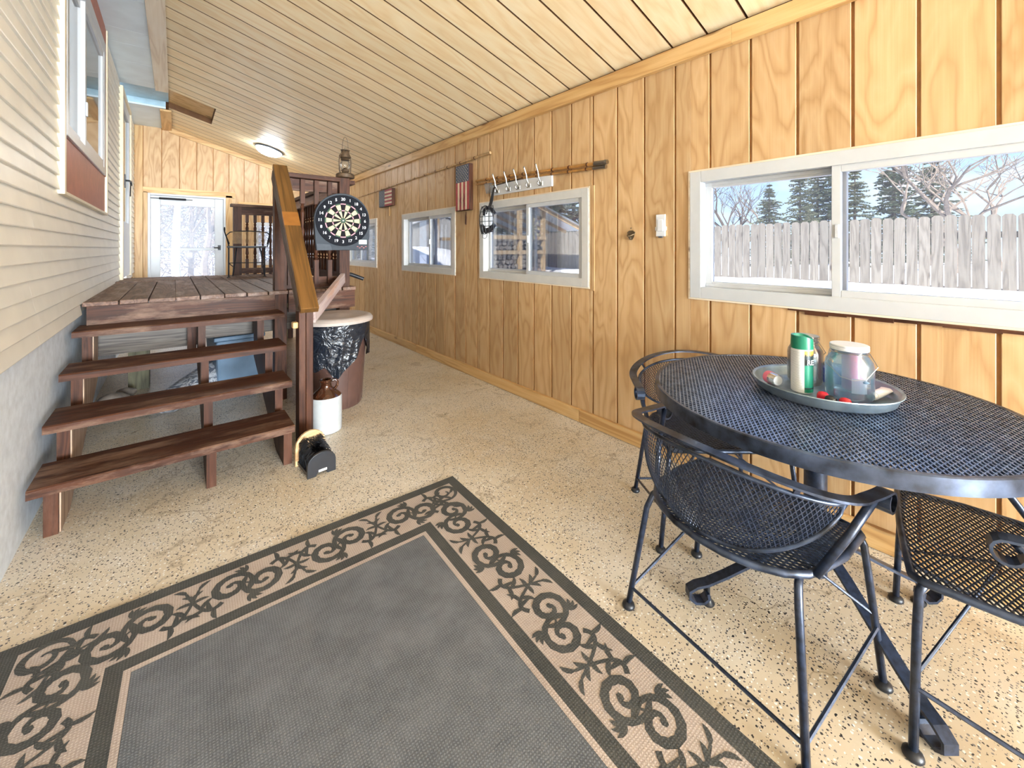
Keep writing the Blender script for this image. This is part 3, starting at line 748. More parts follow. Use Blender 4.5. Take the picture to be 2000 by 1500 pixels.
# far section
child('top_rail', MB().box(0.56, 1.19, 6.31, 6.44, 1.79, 1.825), 'stain_x', rail, bevel=0.003)
child('apron', MB().box(0.60, 1.19, 6.345, 6.375, 1.69, 1.79), 'stain_x', rail)
child('lower_rail', MB().box(0.68, 1.19, 6.345, 6.375, 0.92, 0.99), 'stain_x', rail)
for x in (0.745, 0.835, 0.925, 1.015, 1.105): put_bal(x, 6.395, 0.90)

# =================================================================== DARTBOARD
db = thing('dartboard', 'electronic dartboard with cream and black segments hanging on the lantern post', 'dartboard', (1.152, 3.735, 1.495), radians(-4))
bodyp = []
for k in range(25): a = pi*k/24; bodyp.append((0.232*cos(a), 0.01+0.232*sin(a)))
bodyp += [(-0.232, -0.02), (-0.225, -0.15), (-0.215, -0.258), (-0.205, -0.262), (0.205, -0.262), (0.215, -0.258), (0.225, -0.15), (0.232, -0.02)]
obj('body', MB().prism(bodyp, -0.002, 0.045, 'y'), plain('dart_body_grey', srgb(56,61,68), 0.6, noise=0.05, spec=0.25), db, bevel=0.004)
def ann(mb, r0, r1, a0, a1, y, n=6):
    vs = []; fs = []
    for k in range(n+1):
        a = a0+(a1-a0)*k/n
        vs += [(r0*sin(a), y, r0*cos(a)), (r1*sin(a), y, r1*cos(a))]
    for k in range(n): fs.append((2*k, 2*k+1, 2*k+3, 2*k+2))
    mb.add(vs, fs)
mb = MB(); c = MB(); ann(c, 0.0, 0.226, 0, 2*pi, -0.004, 48)
obj('number_ring', MB().lathe([(0.226, 0), (0.226, 0.006), (0.220, 0.008), (0.001, 0.008)], n=48, cap=False), plain('dart_ring_black', srgb(30,31,36), 0.8, noise=0.05, spec=0.12), db, rot=(radians(90), 0, 0), loc=(0, 0, 0))
D = {'cream': MB(), 'blk': MB(), 'pink': MB(), 'green': MB()}
for k in range(20):
    a0, a1 = radians(18*k-9), radians(18*k+9); g = 0.012
    even = k % 2 == 0
    ann(D['blk' if even else 'cream'], 0.022, 0.083, a0+g*1.2, a1-g*1.2, -0.0105)
    ann(D['blk' if even else 'cream'], 0.094, 0.140, a0+g*0.6, a1-g*0.6, -0.0105)
    ann(D['pink' if even else 'green'], 0.084, 0.092, a0+g*0.6, a1-g*0.6, -0.0105)
    ann(D['pink' if even else 'green'], 0.142, 0.151, a0+g*0.4, a1-g*0.4, -0.0105)
ann(D['green'], 0.009, 0.021, 0, 2*pi, -0.0105, 20)
M['d_cream'] = plain('dart_cream', srgb(206,192,152), 0.7, noise=0.03, spec=0.15); M['d_black'] = plain('dart_black', srgb(32,29,32), 0.8, noise=0.05, spec=0.1)
M['d_pink'] = plain('dart_pink', srgb(206,140,150), 0.6, noise=0.03); M['d_green'] = plain('dart_green', srgb(36,74,50), 0.6, noise=0.03)
obj('cream_segments', D['cream'], M['d_cream'], db, kind='stuff'); obj('black_segments', D['blk'], M['d_black'], db, kind='stuff')
obj('red_rings', D['pink'], M['d_pink'], db, kind='stuff'); obj('green_rings', D['green'], M['d_green'], db, kind='stuff')
obj('bullseye', MB().sphere((0, -0.010, 0), 0.009, 10, 6, (1, 0.4, 1)), M['chrome'], db)
def text(s, size, parent, loc, rot, mat, name='number', ext=0.0004):
    cu = bpy.data.curves.new(name, 'FONT'); cu.body = s; cu.size = size; cu.align_x = 'CENTER'; cu.align_y = 'CENTER'; cu.extrude = ext; cu.resolution_u = 3
    cu.offset = size*0.012
    tmp = bpy.data.objects.new('tmp_text', cu); me = bpy.data.meshes.new_from_object(tmp)   # curve turned into a mesh
    bpy.data.objects.remove(tmp); me.materials.clear(); me.materials.append(mat)
    o = bpy.data.objects.new(name, me); C.objects.link(o); o.parent = parent; o.location = loc; o.rotation_euler = rot
    return o
for k, nme in enumerate('20 1 18 4 13 6 10 15 2 17 3 19 7 16 8 11 14 9 12 5'.split()):
    a = radians(18*k); text(nme, 0.036, db, (0.188*sin(a), -0.0105, 0.188*cos(a)), (radians(90), 0, 0), M['white'])
obj('control_panel', MB().prism([(-0.212, -0.262), (-0.09, -0.262), (-0.105, -0.212), (-0.216, -0.205)], -0.006, 0.0, 'y'), plain('panel_grey', srgb(78,82,88), 0.6, spec=0.2), db)
obj('screen', MB().box(0.135, 0.205, -0.008, -0.002, -0.208, -0.168), plain('lcd', srgb(176,192,184), 0.25, noise=0.02), db)
mb = MB()
for i in range(5): mb.box(0.12+i*0.018, 0.132+i*0.018, -0.006, -0.001, -0.232-(i % 2)*0.012, -0.226-(i % 2)*0.012)
obj('buttons', mb, plain('button_red', srgb(170,70,66), 0.4), db)

# =================================================================== LANTERN on the post
ln = thing('lantern', 'rusty old kerosene lantern standing on the railing post', 'lantern', (1.200, 3.825, 1.886), radians(15))
M['rusty'] = plain('rusty_tin', srgb(92,72,52), 0.6, metal=0.4, noise=0.25, nscale=30)
obj('fuel_tank', MB().lathe([(0.070, 0), (0.078, 0.004), (0.080, 0.012), (0.078, 0.036), (0.060, 0.046), (0.034, 0.050), (0.030, 0.052)], n=28), M['rusty'], ln, smooth=True)
obj('burner', MB().lathe([(0.030, 0.050), (0.026, 0.058), (0.036, 0.068), (0.036, 0.074), (0.02, 0.085), (0.012, 0.095)], n=20), M['rusty'], ln, smooth=True)
obj('globe', MB().lathe([(0.030, 0.074), (0.040, 0.090), (0.044, 0.110), (0.042, 0.135), (0.034, 0.158), (0.030, 0.165)], n=24, cap=False), M['glass_clear'], ln, smooth=True)
obj('chimney', MB().lathe([(0.034, 0.163), (0.040, 0.168), (0.030, 0.178), (0.050, 0.190), (0.050, 0.195), (0.036, 0.225), (0.034, 0.246), (0.030, 0.250), (0.039, 0.253), (0.039, 0.258), (0.01, 0.262)], n=24), M['rusty'], ln, smooth=True)
for sgn in (-1, 1):
    obj('side_tube', MB().tube([(sgn*0.050, 0, 0.045), (sgn*0.056, 0, 0.075), (sgn*0.058, 0, 0.15), (sgn*0.054, 0, 0.20), (sgn*0.035, 0, 0.225)], 0.0065, 8), M['rusty'], ln, smooth=True)
obj('bail', MB().tube([(0.030*cos(a)*(1 if abs(cos(a)) > .01 else 1), 0, 0.258+0.120*sin(a)) for a in [pi*k/16 for k in range(17)]], 0.0016, 6).tube([(0.010*cos(a), 0, 0.262+0.018*sin(a)) for a in [pi*k/8 for k in range(9)]], 0.0014, 5), M['rusty'], ln)
obj('globe_guard', MB().tube([(0.046*cos(a), 0.046*sin(a), 0.105+0.02*cos(a*2)) for a in [2*pi*k/24 for k in range(24)]], 0.0013, 5, closed=True).tube([(-0.03, -0.034, 0.08), (0.005, -0.05, 0.125), (0.03, -0.035, 0.09)], 0.0013, 5), M['rusty'], ln)

# =================================================================== CEILING LAMPS: the far one is seen, the near ones are added as fill
M['bowl'] = emit('added_fill_bowl', (0.90, 0.96, 1.0, 1), FILL_LAMP_POWER)  # glow of the unseen lamps added as fill
M['bowl_dim'] = emit('frosted_bowl_far', (0.86, 0.94, 1.0, 1), 48.0)
def ceil_lamp(x, y, mat, label):
    lp = thing('ceiling_lamp', label, 'lamp', (x, y, zc(x)-0.001)); lp.rotation_euler = (0, -sl, 0)
    obj('rim', MB().lathe([(0.06, 0.0), (0.185, 0.0), (0.192, -0.006), (0.192, -0.022), (0.182, -0.026), (0.175, -0.024), (0.06, -0.004)][::-1], n=40), M['grey_plastic'], lp, smooth=True)
    obj('bowl', MB().lathe([(0.176*cos(a), -0.022-0.078*sin(a)) for a in [radians(d) for d in range(0, 90, 9)]]+[(0.004, -0.100)], n=40), mat, lp, smooth=True)
    obj('finial', MB().lathe([(0.002, -0.118), (0.008, -0.112), (0.006, -0.104), (0.012, -0.099)], n=14), M['black'], lp, smooth=True)
    return lp
ceil_lamp(1.12, 7.15, M['bowl_dim'], 'frosted bowl ceiling lamp with dark rim above the deck')
ceil_lamp(1.12, 0.95, M['bowl'], 'added unseen fill lamp on the ceiling over the rug')  # lamp added out of view to brighten the room
ceil_lamp(1.12, -2.6, M['bowl'], 'added unseen fill lamp on the ceiling near the open end')  # second unseen lamp, also added for fill

# =================================================================== RUG
rug = thing('area_rug', 'charcoal area rug with a tan scrollwork border on the floor', 'rug', (1.173, 1.921, 0.0), radians(-1.9))
RWD, RLN = 1.59, 2.28                      # local: x runs to the left (negative), y towards the camera (negative)
def rect(mb, i0, z, i1=None):
    """frame between insets i0 and i1 (or filled)"""
    a = (-RWD+i0, -i0, -RLN+i0, -i0)
    if i1 is None:
        mb.add([(a[0],a[2],z),(a[1],a[2],z),(a[1],a[3],z),(a[0],a[3],z)], [(0,1,2,3)]); return mb
    b_ = (-RWD+i1, -i1, -RLN+i1, -i1)
    o = [(a[0],a[2],z),(a[1],a[2],z),(a[1],a[3],z),(a[0],a[3],z)]; n_ = [(b_[0],b_[2],z),(b_[1],b_[2],z),(b_[1],b_[3],z),(b_[0],b_[3],z)]
    mb.add(o+n_, [(0,1,5,4),(1,2,6,5),(2,3,7,6),(3,0,4,7)]); return mb
obj('base', MB().box(-RWD, 0, -RLN, 0, 0.0005, 0.006), M['rug_dark'], rug, bevel=0.003)
obj('tan_band', rect(MB(), 0.052, 0.0066, 0.268), M['rug_tan'], rug)
obj('tan_line', rect(MB(), 0.312, 0.0066, 0.330), M['rug_tan'], rug)
obj('field', rect(MB(), 0.331, 0.0066), M['rug_field'], rug)
def stroke(mb, pts, ws, z=0.0071):
    n = len(pts); vs = []; z += 0.00003*(len(mb.f) % 97)/4
    for i in range(n):
        p = Vector((*pts[i], 0)); d = Vector((*pts[min(i+1, n-1)], 0))-Vector((*pts[max(i-1, 0)], 0)); d.normalize()
        s_ = Vector((-d.y, d.x, 0))*ws[i]/2
        vs += [(p.x+s_.x, p.y+s_.y, z), (p.x-s_.x, p.y-s_.y, z)]
    mb.add(vs, [(2*i, 2*i+1, 2*i+3, 2*i+2) for i in range(n-1)])
def leaf(mb, p, ang, L, w):
    pts = [(p[0]+L*q*cos(ang+0.5*q*(1 if w > 0 else -1)), p[1]+L*q*sin(ang+0.5*q*(1 if w > 0 else -1))) for q in (0, .25, .5, .75, 1)]
    stroke(mb, pts, [abs(w)*0.5, abs(w)*1.15, abs(w)*1.25, abs(w)*0.95, 0.002])
def motif():
    """S-scroll pair with leaf sprays; along x from -0.175 to 0.175, across y"""
    mb = MB()
    for sg in (1, -1):
        cx, cy = -0.050*sg, 0.012*sg
        pts, ws = [], []
        for k in range(34):
            q = k/33; a = -0.25*pi+q*2*pi*1.45; r = 0.060*(1-q)**0.85+0.010
            pts.append((cx-sg*r*cos(a)*-1*1.0, cy+sg*r*sin(a))); ws.append(0.021*(0.60+0.65*sin(pi*min(1, q*1.1)))*(1+0.18*((k % 2)-0.5)))
        stroke(mb, pts, ws)
        # eye of the scroll
        ex, ey = pts[-1]; stroke(mb, [(ex-0.011, ey), (ex, ey), (ex+0.011, ey)], [0.010, 0.020, 0.010])
        # stem running to the end of the unit
        st_ = []; w_ = []
        for k in range(15):
            q = k/14; x = cx-sg*(0.030+q*0.100); y = cy-sg*(0.058-0.115*q*q+0.03*sin(q*pi)); st_.append((x, y)); w_.append(0.017*(1-0.5*q))
        stroke(mb, st_, w_)
        base = math.atan2(st_[-1][1]-st_[-4][1], st_[-1][0]-st_[-4][0])
        for i, (k, da, L, w) in enumerate(((3, 0.9, 0.050, 0.013), (4, -0.8, 0.045, -0.012), (7, 0.75, 0.055, 0.013), (8, -0.8, 0.050, -0.013), (11, 0.6, 0.050, 0.012), (12, -0.7, 0.045, -0.012), (14, 0.1, 0.045, 0.012))):
            d = math.atan2(st_[min(k+1, 14)][1]-st_[k-1][1], st_[min(k+1, 14)][0]-st_[k-1][0])
            leaf(mb, st_[k], d+da, L, w)
        # small spray over the scroll
        for da in (-0.5, 0.0, 0.5):
            leaf(mb, (cx+0.045*sg, cy+0.050*sg), math.atan2(sg, 0.15*sg)+da, 0.042, 0.012)
    for dx in (-0.010, 0.006): stroke(mb, [(dx-0.010, -0.030), (dx+0.010, 0.030)], [0.006, 0.006])
    stroke(mb, [(-0.028, 0.020), (0.028, -0.020)], [0.007, 0.007])
    return mb
mo = mesh_of('scroll_motif', motif(), M['rug_dark']); mid = 0.160
def put_motif(x, y, rz, flip):
    o = bpy.data.objects.new('scroll_motif', mo); C.objects.link(o); o.parent = rug; o.location = (x, y, 0.00002*len(rug.children)); o.rotation_euler = (0, 0, rz); o.scale = (1, -1 if flip else 1, 1)
nu = 6
for side in (-mid, -RWD+mid):
    for k in range(nu): put_motif(side, -0.31-k*(RLN-0.62)/(nu-1), radians(90), k % 2)
nv = 4
for side in (-mid, -RLN+mid):
    for k in range(nv): put_motif(-0.31-k*(RWD-0.62)/(nv-1), side, 0, k % 2)
for cx, cy, rz in ((-0.135, -0.135, 45), (-RWD+0.135, -0.135, 135), (-RWD+0.135, -RLN+0.135, 225), (-0.135, -RLN+0.135, 315)):
    mb = MB()
    pts, ws = [], []
    for k in range(30):
        q = k/29; a = pi*0.9+q*2*pi*1.5; r = 0.060*(1-q)**0.85+0.010; pts.append((0.03+r*cos(a), r*sin(a))); ws.append(0.016*(0.5+0.8*sin(pi*min(1, q*1.1))))
    stroke(mb, pts, ws)
    for da in (-0.9, -0.3, 0.3, 0.9): leaf(mb, (-0.035, 0), pi+da, 0.045, 0.012 if da > 0 else -0.012)
    obj('corner_motif', mb, M['rug_dark'], rug, loc=(cx, cy, 0.0009), rot=(0, 0, radians(rz)))

# =================================================================== TRASH CAN, JUG, BOOT BRUSH
M['can_brown'] = plain('brown_bin_plastic', srgb(92,66,58), 0.42, noise=0.06)
M['lid_tan'] = plain('taupe_lid_plastic', srgb(182,168,158), 0.5, noise=0.05)
m, t, b, o = newmat('black_bin_bag'); M['bag'] = m
b.inputs['Base Color'].default_value = srgb(30,34,42); b.inputs['Roughness'].default_value = 0.22; b.inputs['Specular IOR Level'].default_value = 0.7
nz = N(t, 'ShaderNodeTexNoise', {'Vector': coords(t, (1,1,1.2)), 'Scale': 9.0, 'Detail': 4.0, 'Distortion': 1.6}); bump(t, b, nz.outputs[0], 0.9, 0.03)
tcn = thing('trash_can', 'brown trash can with black bag and taupe lid beside the stairs', 'trash can', (1.005, 3.445, 0))
mb = MB().lathe([(0.185, 0.0), (0.195, 0.012), (0.205, 0.10), (0.232, 0.55), (0.240, 0.655), (0.252, 0.66), (0.254, 0.675)], n=48)
obj('bin', mb, M['can_brown'], tcn, smooth=True)
mb = MB()
for k in range(12):
    a = 2*pi*k/12+0.2; mb.obox((0.196*cos(a), 0.196*sin(a), 0.02), (0.231*cos(a), 0.231*sin(a), 0.54), 0.02, 0.008, up=(cos(a), sin(a), 0))
obj('ribs', mb, M['can_brown'], tcn)
obj('lid', MB().lathe([(0.262, 0.665), (0.284, 0.668), (0.286, 0.688), (0.272, 0.706), (0.24, 0.716), (0.225, 0.712), (0.12, 0.722), (0.02, 0.728), (0.001, 0.728)], n=56), M['lid_tan'], tcn, smooth=True)
vs = []; fs = []; n, r_ = 96, 14
for j in range(r_+1):
    for k in range(n):
        a = 2*pi*k/n; q = j/r_
        low = 0.36+0.07*sin(a*2+2.9)+0.05*sin(a*5+0.6)+0.02*sin(a*11)
        if 5.15 < a % (2*pi) < 5.75: low += 0.10*sin((a-5.15)/0.6*pi)
        z = 0.668+(low-0.668)*q
        rr = 0.190+0.065*z/0.66+0.006+0.018*q*(1-0.3*q)+0.010*q*sin(a*9+3*sin(a*2)+q*2.0)+0.006*q*sin(a*23+q*5)
        vs.append((rr*cos(a), rr*sin(a), z))
for j in range(r_):
    for k in range(n):
        l = (k+1) % n; fs.append((j*n+k, (j+1)*n+k, (j+1)*n+l, j*n+l))
obj('bag', MB().add(vs, fs), M['bag'], tcn, smooth=True)

M['stoneware'] = plain('white_stoneware', srgb(184,187,188), 0.22, noise=0.03, nscale=30, coat=0.5)
M['brown_glaze'] = plain('brown_glaze', srgb(62,32,18), 0.08, noise=0.35, nscale=18, coat=0.8)
jug = thing('stoneware_jug', 'white stoneware jug with brown glazed shoulder on the floor', 'jug', (0.805, 2.975, 0))
obj('body', MB().lathe([(0.092, 0.0), (0.100, 0.006), (0.102, 0.02), (0.102, 0.228), (0.098, 0.240)], n=40), M['stoneware'], jug, smooth=True)
obj('shoulder', MB().lathe([(0.098, 0.240), (0.090, 0.250), (0.062, 0.275), (0.042, 0.292), (0.036, 0.305), (0.036, 0.328), (0.041, 0.334), (0.041, 0.346), (0.034, 0.350), (0.026, 0.346), (0.024, 0.30)], n=36), M['brown_glaze'], jug, smooth=True)
obj('handle', MB().tube([(0.036, -0.008, 0.335), (0.058, -0.014, 0.340), (0.070, -0.018, 0.322), (0.068, -0.018, 0.298), (0.056, -0.014, 0.280)], 0.0095, 10), M['brown_glaze'], jug, smooth=True)

bbx = thing('boot_brush', 'black boot brush with tan wooden back standing by the stair post', 'boot brush', (0.622, 2.50, 0), radians(4))
def arch(w, h, foot=0.022):
    p = [(-w/2, 0), (-w/2+0.045, 0), (-w/2+0.055, foot), (w/2-0.055, foot), (w/2-0.045, 0), (w/2, 0), (w/2, h*0.55)]
    for k in range(1, 10): a = pi*k/10; p.append((w/2*cos(a), h*0.55+h*0.45*sin(a)))
    return p+[(-w/2, h*0.55)]
obj('front_board', MB().prism(arch(0.150, 0.125), -0.100, -0.082, 'y'), M['black'], bbx, bevel=0.002)
obj('back_board', MB().prism(arch(0.165, 0.185), 0.085, 0.102, 'y'), wood('brush_back_wood', srgb(224,190,146), srgb(206,168,122), srgb(170,130,90), 'x', 0.5), bbx, bevel=0.002)
obj('base', MB().box(-0.072, 0.072, -0.082, 0.085, 0.010, 0.028), M['black'], bbx)
mb = MB()
for k in range(1500):
    side = RND.choice((0, 1, 2)); yy = RND.uniform(-0.078, 0.08); q = (yy+0.082)/0.17; hmax = 0.115+0.045*q
    if side == 0: p = Vector((RND.uniform(-0.07, 0.07), yy, 0.028)); d = Vector((RND.uniform(-.2, .2), RND.uniform(-.2, .2), 1)); L = RND.uniform(0.05, 0.075)
    else:
        sg = -1 if side == 1 else 1; p = Vector((sg*0.066, yy, RND.uniform(0.03, hmax-0.02))); d = Vector((-sg*0.8, RND.uniform(-.3, .3), RND.uniform(0.1, .9))); L = RND.uniform(0.03, 0.05)
    if RND.random() < 0.35: p = Vector((RND.uniform(-0.055, 0.055), 0.083, RND.uniform(0.06, 0.15))); d = Vector((RND.uniform(-.4, .4), -1, RND.uniform(-.3, .4))); L = RND.uniform(0.03, 0.055)
    d.normalize(); mb.tube([p, p+d*L], [0.0016, 0.0009], 3, caps=False)
obj('bristles', mb, M['black'], bbx, kind='stuff')
obj('tag', MB().box(-0.018, 0.026, -0.1015, -0.100, 0.020, 0.032), M['white'], bbx)

# =================================================================== TABLE AND CHAIRS
def flat_mesh(mb, inside_seg, half, long_, short_, w, th, rot, z):
    """expanded metal: two families of straight strands clipped by inside_seg(origin, dir)->list of (t0,t1)"""
    ang = math.atan2(short_, long_); pitch = short_*cos(ang)*long_/sqrt(long_**2+short_**2)*1.0
    pitch = long_*short_/sqrt(long_**2+short_**2)
    for fam in (1, -1):
        d = Vector((cos(rot+fam*ang), sin(rot+fam*ang))); nrm = Vector((-d.y, d.x)); k = -int(half/pitch)-1
        while k*pitch < half:
            o_ = nrm*(k*pitch)
            for t0, t1 in inside_seg(o_, d):
                a = o_+d*t0; b_ = o_+d*t1
                if (b_-a).length > 0.004: mb.obox((a.x, a.y, z+fam*0.0006), (b_.x, b_.y, z+fam*0.0006), w, th)
            k += 1
table = thing('patio_table', 'round black wrought iron mesh patio table below the long window', 'table', (1.728, 0.418, 0))
TZ, TRr = 0.742, 0.530
def circ(o_, d):
    b_ = o_.dot(d); c_ = o_.dot(o_)-(TRr-0.012)**2; disc = b_*b_-c_
    return [] if disc <= 0 else [(-b_-sqrt(disc), -b_+sqrt(disc))]
mb = MB(); flat_mesh(mb, circ, TRr, 0.032, 0.0125, 0.0036, 0.0058, radians(8), TZ-0.005)
obj('mesh_top', mb, M['mesh_iron_sheen'], table, kind='stuff')
obj('rim', MB().lathe([(TRr-0.016, TZ-0.006), (TRr-0.014, TZ-0.001), (TRr-0.003, TZ), (TRr, TZ-0.003), (TRr, TZ-0.042), (TRr-0.004, TZ-0.044), (TRr-0.006, TZ-0.006)], n=96, cap=False), M['ironworn'], table, smooth=True)
mb = MB()
for a in (45, 135): mb.obox(((TRr-0.01)*cos(radians(a)), (TRr-0.01)*sin(radians(a)), TZ-0.016), (-(TRr-0.01)*cos(radians(a)), -(TRr-0.01)*sin(radians(a)), TZ-0.016), 0.024, 0.012)
obj('brace', mb, M['blackiron'], table)
obj('column', MB().lathe([(0.034, 0.12), (0.034, TZ-0.02)], n=20), M['blackiron'], table, smooth=True)
for a in (50, 139, 230, 322):
    c_, s_ = cos(radians(a)), sin(radians(a))
    prof = [(0.02, 0.235), (0.06, 0.228), (0.13, 0.198), (0.22, 0.150), (0.31, 0.104), (0.375, 0.075), (0.415, 0.065), (0.440, 0.050), (0.440, 0.028), (0.420, 0.012), (0.392, 0.012), (0.375, 0.026), (0.378, 0.045)]
    pts = [(r*c_, r*s_, z) for r, z in prof]; nr = []
    for i in range(len(prof)):
        p, q = prof[max(i-1, 0)], prof[min(i+1, len(prof)-1)]; dr, dz = q[0]-p[0], q[1]-p[1]; nr.append((-dz*c_, -dz*s_, dr))
    lg = obj('leg', MB().strip(pts, nr, 0.036, 0.009), M['blackiron'], table)
    obj('glide', MB().lathe([(0.020, 0.0), (0.022, 0.006), (0.014, 0.014), (0.007, 0.03), (0.007, 0.07)], (0.372*c_, 0.372*s_, 0), 14), M['black'], lg, smooth=True)

def chair_meshes():
    P = {}
    # outline of the seat, front edge at +x
    out = [(0.21, -0.235), (0.215, -0.12), (0.217, 0), (0.215, 0.12), (0.21, 0.235), (0.19, 0.25), (0.05, 0.258), (-0.05, 0.245)]
    for k in range(1, 10):
        a = pi*k/10; out.append((-0.05-0.175*sin(a), 0.245*cos(a)))
    out += [(-0.05, -0.245), (0.05, -0.258), (0.19, -0.25)]
    SZ_ = 0.42
    P['seat_frame'] = ('ironworn', MB().tube([(x, y, SZ_-0.006) for x, y in out], 0.010, 8, closed=True), True)
    def seg(o_, d):
        ts = []
        n = len(out)
        for i in range(n):
            a = Vector(out[i]); b_ = Vector(out[(i+1) % n]); e_ = b_-a; den = d.x*e_.y-d.y*e_.x
            if abs(den) < 1e-9: continue
            w = a-o_; t = (w.x*e_.y-w.y*e_.x)/den; u = (w.x*d.y-w.y*d.x)/den
            if 0 <= u < 1: ts.append(t)
        ts.sort(); return list(zip(ts[0::2], ts[1::2]))
    mb = MB(); flat_mesh(mb, seg, 0.36, 0.026, 0.0135, 0.0028, 0.004, radians(90), SZ_)
    P['seat_mesh'] = ('blackiron', mb, False)
    # the arm and back band
    def band(a):
        """a in -1..1 across the whole band"""
        s_ = 1 if a >= 0 else -1; q = abs(a)
        if q < 0.68:
            th = q/0.68*pi/2; return Vector((-0.03-0.240*cos(th), s_*0.328*sin(th), 0.635+0.070*cos(th)**1.5))
        f = (q-0.68)/0.32; return Vector((-0.03+0.10*f, s_*(0.328+0.008*sin(f*pi/2)), 0.635-0.008*f))
    pts = [band(-1+2*k/60) for k in range(61)]
    def curl(p, s_):
        return [p+Vector((0.028*sin(t), 0, -0.028*(1-cos(t))))*(1-0.10*t/pi) for t in [radians(d) for d in range(25, 330, 25)]]
    full = curl(pts[0], -1)[::-1]+pts+curl(pts[-1], 1)
    nr = []
    for i, p in enumerate(full):
        d = (full[min(i+1, len(full)-1)]-full[max(i-1, 0)]).normalized()
        if i < 13 or i >= len(full)-13: sd_ = Vector((0, 1, 0)) if d.cross(Vector((0,1,0))).length > 0.2 else Vector((0,1,0)); n_ = sd_.cross(d)
        else: n_ = Vector((0, 0, 1))
        if 13 <= i < len(full)-13: pass
        elif n_.z < 0 and False: n_ = -n_
        nr.append(n_)
    # keep normals from flipping
    mb = MB(); vs = []; prev = None
    for i, p in enumerate(full):
        d = (full[min(i+1, len(full)-1)]-full[max(i-1, 0)]).normalized(); n_ = nr[i]
        sd_ = d.cross(n_).normalized()
        if prev is not None and sd_.dot(prev) < 0: sd_ = -sd_
        prev = sd_; u = sd_.cross(d).normalized()
        for a, b_ in ((-1,-1),(1,-1),(1,1),(-1,1)): vs.append(p+sd_*(a*0.017)+u*(b_*0.003))
    nn = len(full); fs = [(0,3,2,1), tuple((nn-1)*4+k for k in range(4))]
    for i in range(nn-1):
        for k in range(4): fs.append((i*4+k, i*4+(k+1) % 4, (i+1)*4+(k+1) % 4, (i+1)*4+k))
    mb.add(vs, fs); P['arm_band'] = ('ironworn', mb, False)
    # back panel: u=-1..1 around, v=0..1 bottom to top
    def top(u): th = u*radians(82); return Vector((-0.03-0.222*cos(th), 0.300*sin(th), 0.612+0.055*cos(th)**1.5))
    def bot(u): th = u*radians(66); return Vector((-0.045-0.170*cos(th), 0.235*sin(th)*(1+0.12*abs(u)), 0.432))
    def vmin(u): return max(0.0, min(1, abs(u)**3.2*0.98))
    def S(u, v): return bot(u).lerp(top(u), v)+Vector((-0.012*sin(v*pi)*cos(u*1.4), 0.012*sin(v*pi)*sin(u*1.4), 0))
    ring = [S(u, 1.0) for u in [-1+2*k/40 for k in range(41)]]+[S(u, vmin(u)) for u in [1-2*k/60 for k in range(1, 60)]]
    P['back_frame'] = ('ironworn', MB().tube(ring, 0.0062, 6, closed=True), True)
    mb = MB(); LU, LV = 0.80, 0.235; du, dv = 0.0145, 0.024
    for fam in (1, -1):
        k = -int((LU/2+LV)/du)-2
        while k*du < LU/2+LV+du:
            run = []
            steps = 44
            for j in range(steps+1):
                v = j/steps; u = (k*du+fam*(v-0.5)*LV*du/dv)/(LU/2)
                if abs(u) <= 1 and vmin(u) <= v <= 1: run.append(S(u, v))
                elif run:
                    if len(run) > 1: mb.tube(run[::2]+([run[-1]] if len(run) % 2 == 0 else []), 0.0014, 4, caps=False)
                    run = []
            if len(run) > 1: mb.tube(run[::2]+([run[-1]] if len(run) % 2 == 0 else []), 0.0014, 4, caps=False)
            k += 1
    P['back_mesh'] = ('blackiron', mb, False)
    L_ = []
    mb = MB()
    for u in (-0.62, 0.62):
        p = S(u, 1.0); a = min([band(-1+2*k/80) for k in range(81)], key=lambda q: (q-p).length); mb.obox(p, a, 0.014, 0.004)
    L_.append(('link', 'blackiron', mb, False))
    for s_ in (-1, 1):
        L_.append(('arm_support', 'blackiron', MB().tube([(0.055, s_*0.325, 0.615), (-0.02, s_*0.292, 0.52), (-0.09, s_*0.245, 0.413)], 0.0105, 8), True))
        L_.append(('leg', 'blackiron', MB().tube([(0.185, s_*0.245, 0.415), (0.198, s_*0.252, 0.39), (0.203, s_*0.262, 0.30), (0.212, s_*0.292, 0.012)], 0.0098, 8), True))
        L_.append(('leg', 'blackiron', MB().tube([(-0.10, s_*0.215, 0.412), (-0.135, s_*0.225, 0.395), (-0.155, s_*0.235, 0.35), (-0.205, s_*0.272, 0.012)], 0.0098, 8), True))
        L_.append(('stretcher', 'blackiron', MB().tube([(-0.198, s_*0.266, 0.07), (0.207, s_*0.280, 0.165)], 0.0055, 6), False))
        for fx, fy in ((0.212, 0.292), (-0.205, 0.272)):
            L_.append(('glide', 'black', MB().lathe([(0.019, 0.0), (0.022, 0.005), (0.020, 0.013), (0.010, 0.020)], (fx, s_*fy, 0), 14), True))
    L_.append(('stretcher', 'blackiron', MB().tube([(-0.198, -0.266, 0.07), (-0.198, 0.266, 0.07)], 0.0055, 6), False))
    L_.append(('stretcher', 'blackiron', MB().tube([(0.20, -0.268, 0.20), (0.02, 0, 0.40), (0.20, 0.268, 0.20)], 0.0045, 6), False))
    out_ = [(nm, mesh_of(nm, mb, M[mt], smooth=sm)) for nm, (mt, mb, sm) in P.items()]
    out_ += [(nm, mesh_of(nm, mb, M[mt], smooth=sm)) for nm, mt, mb, sm in L_]
    return out_
CH = chair_meshes()
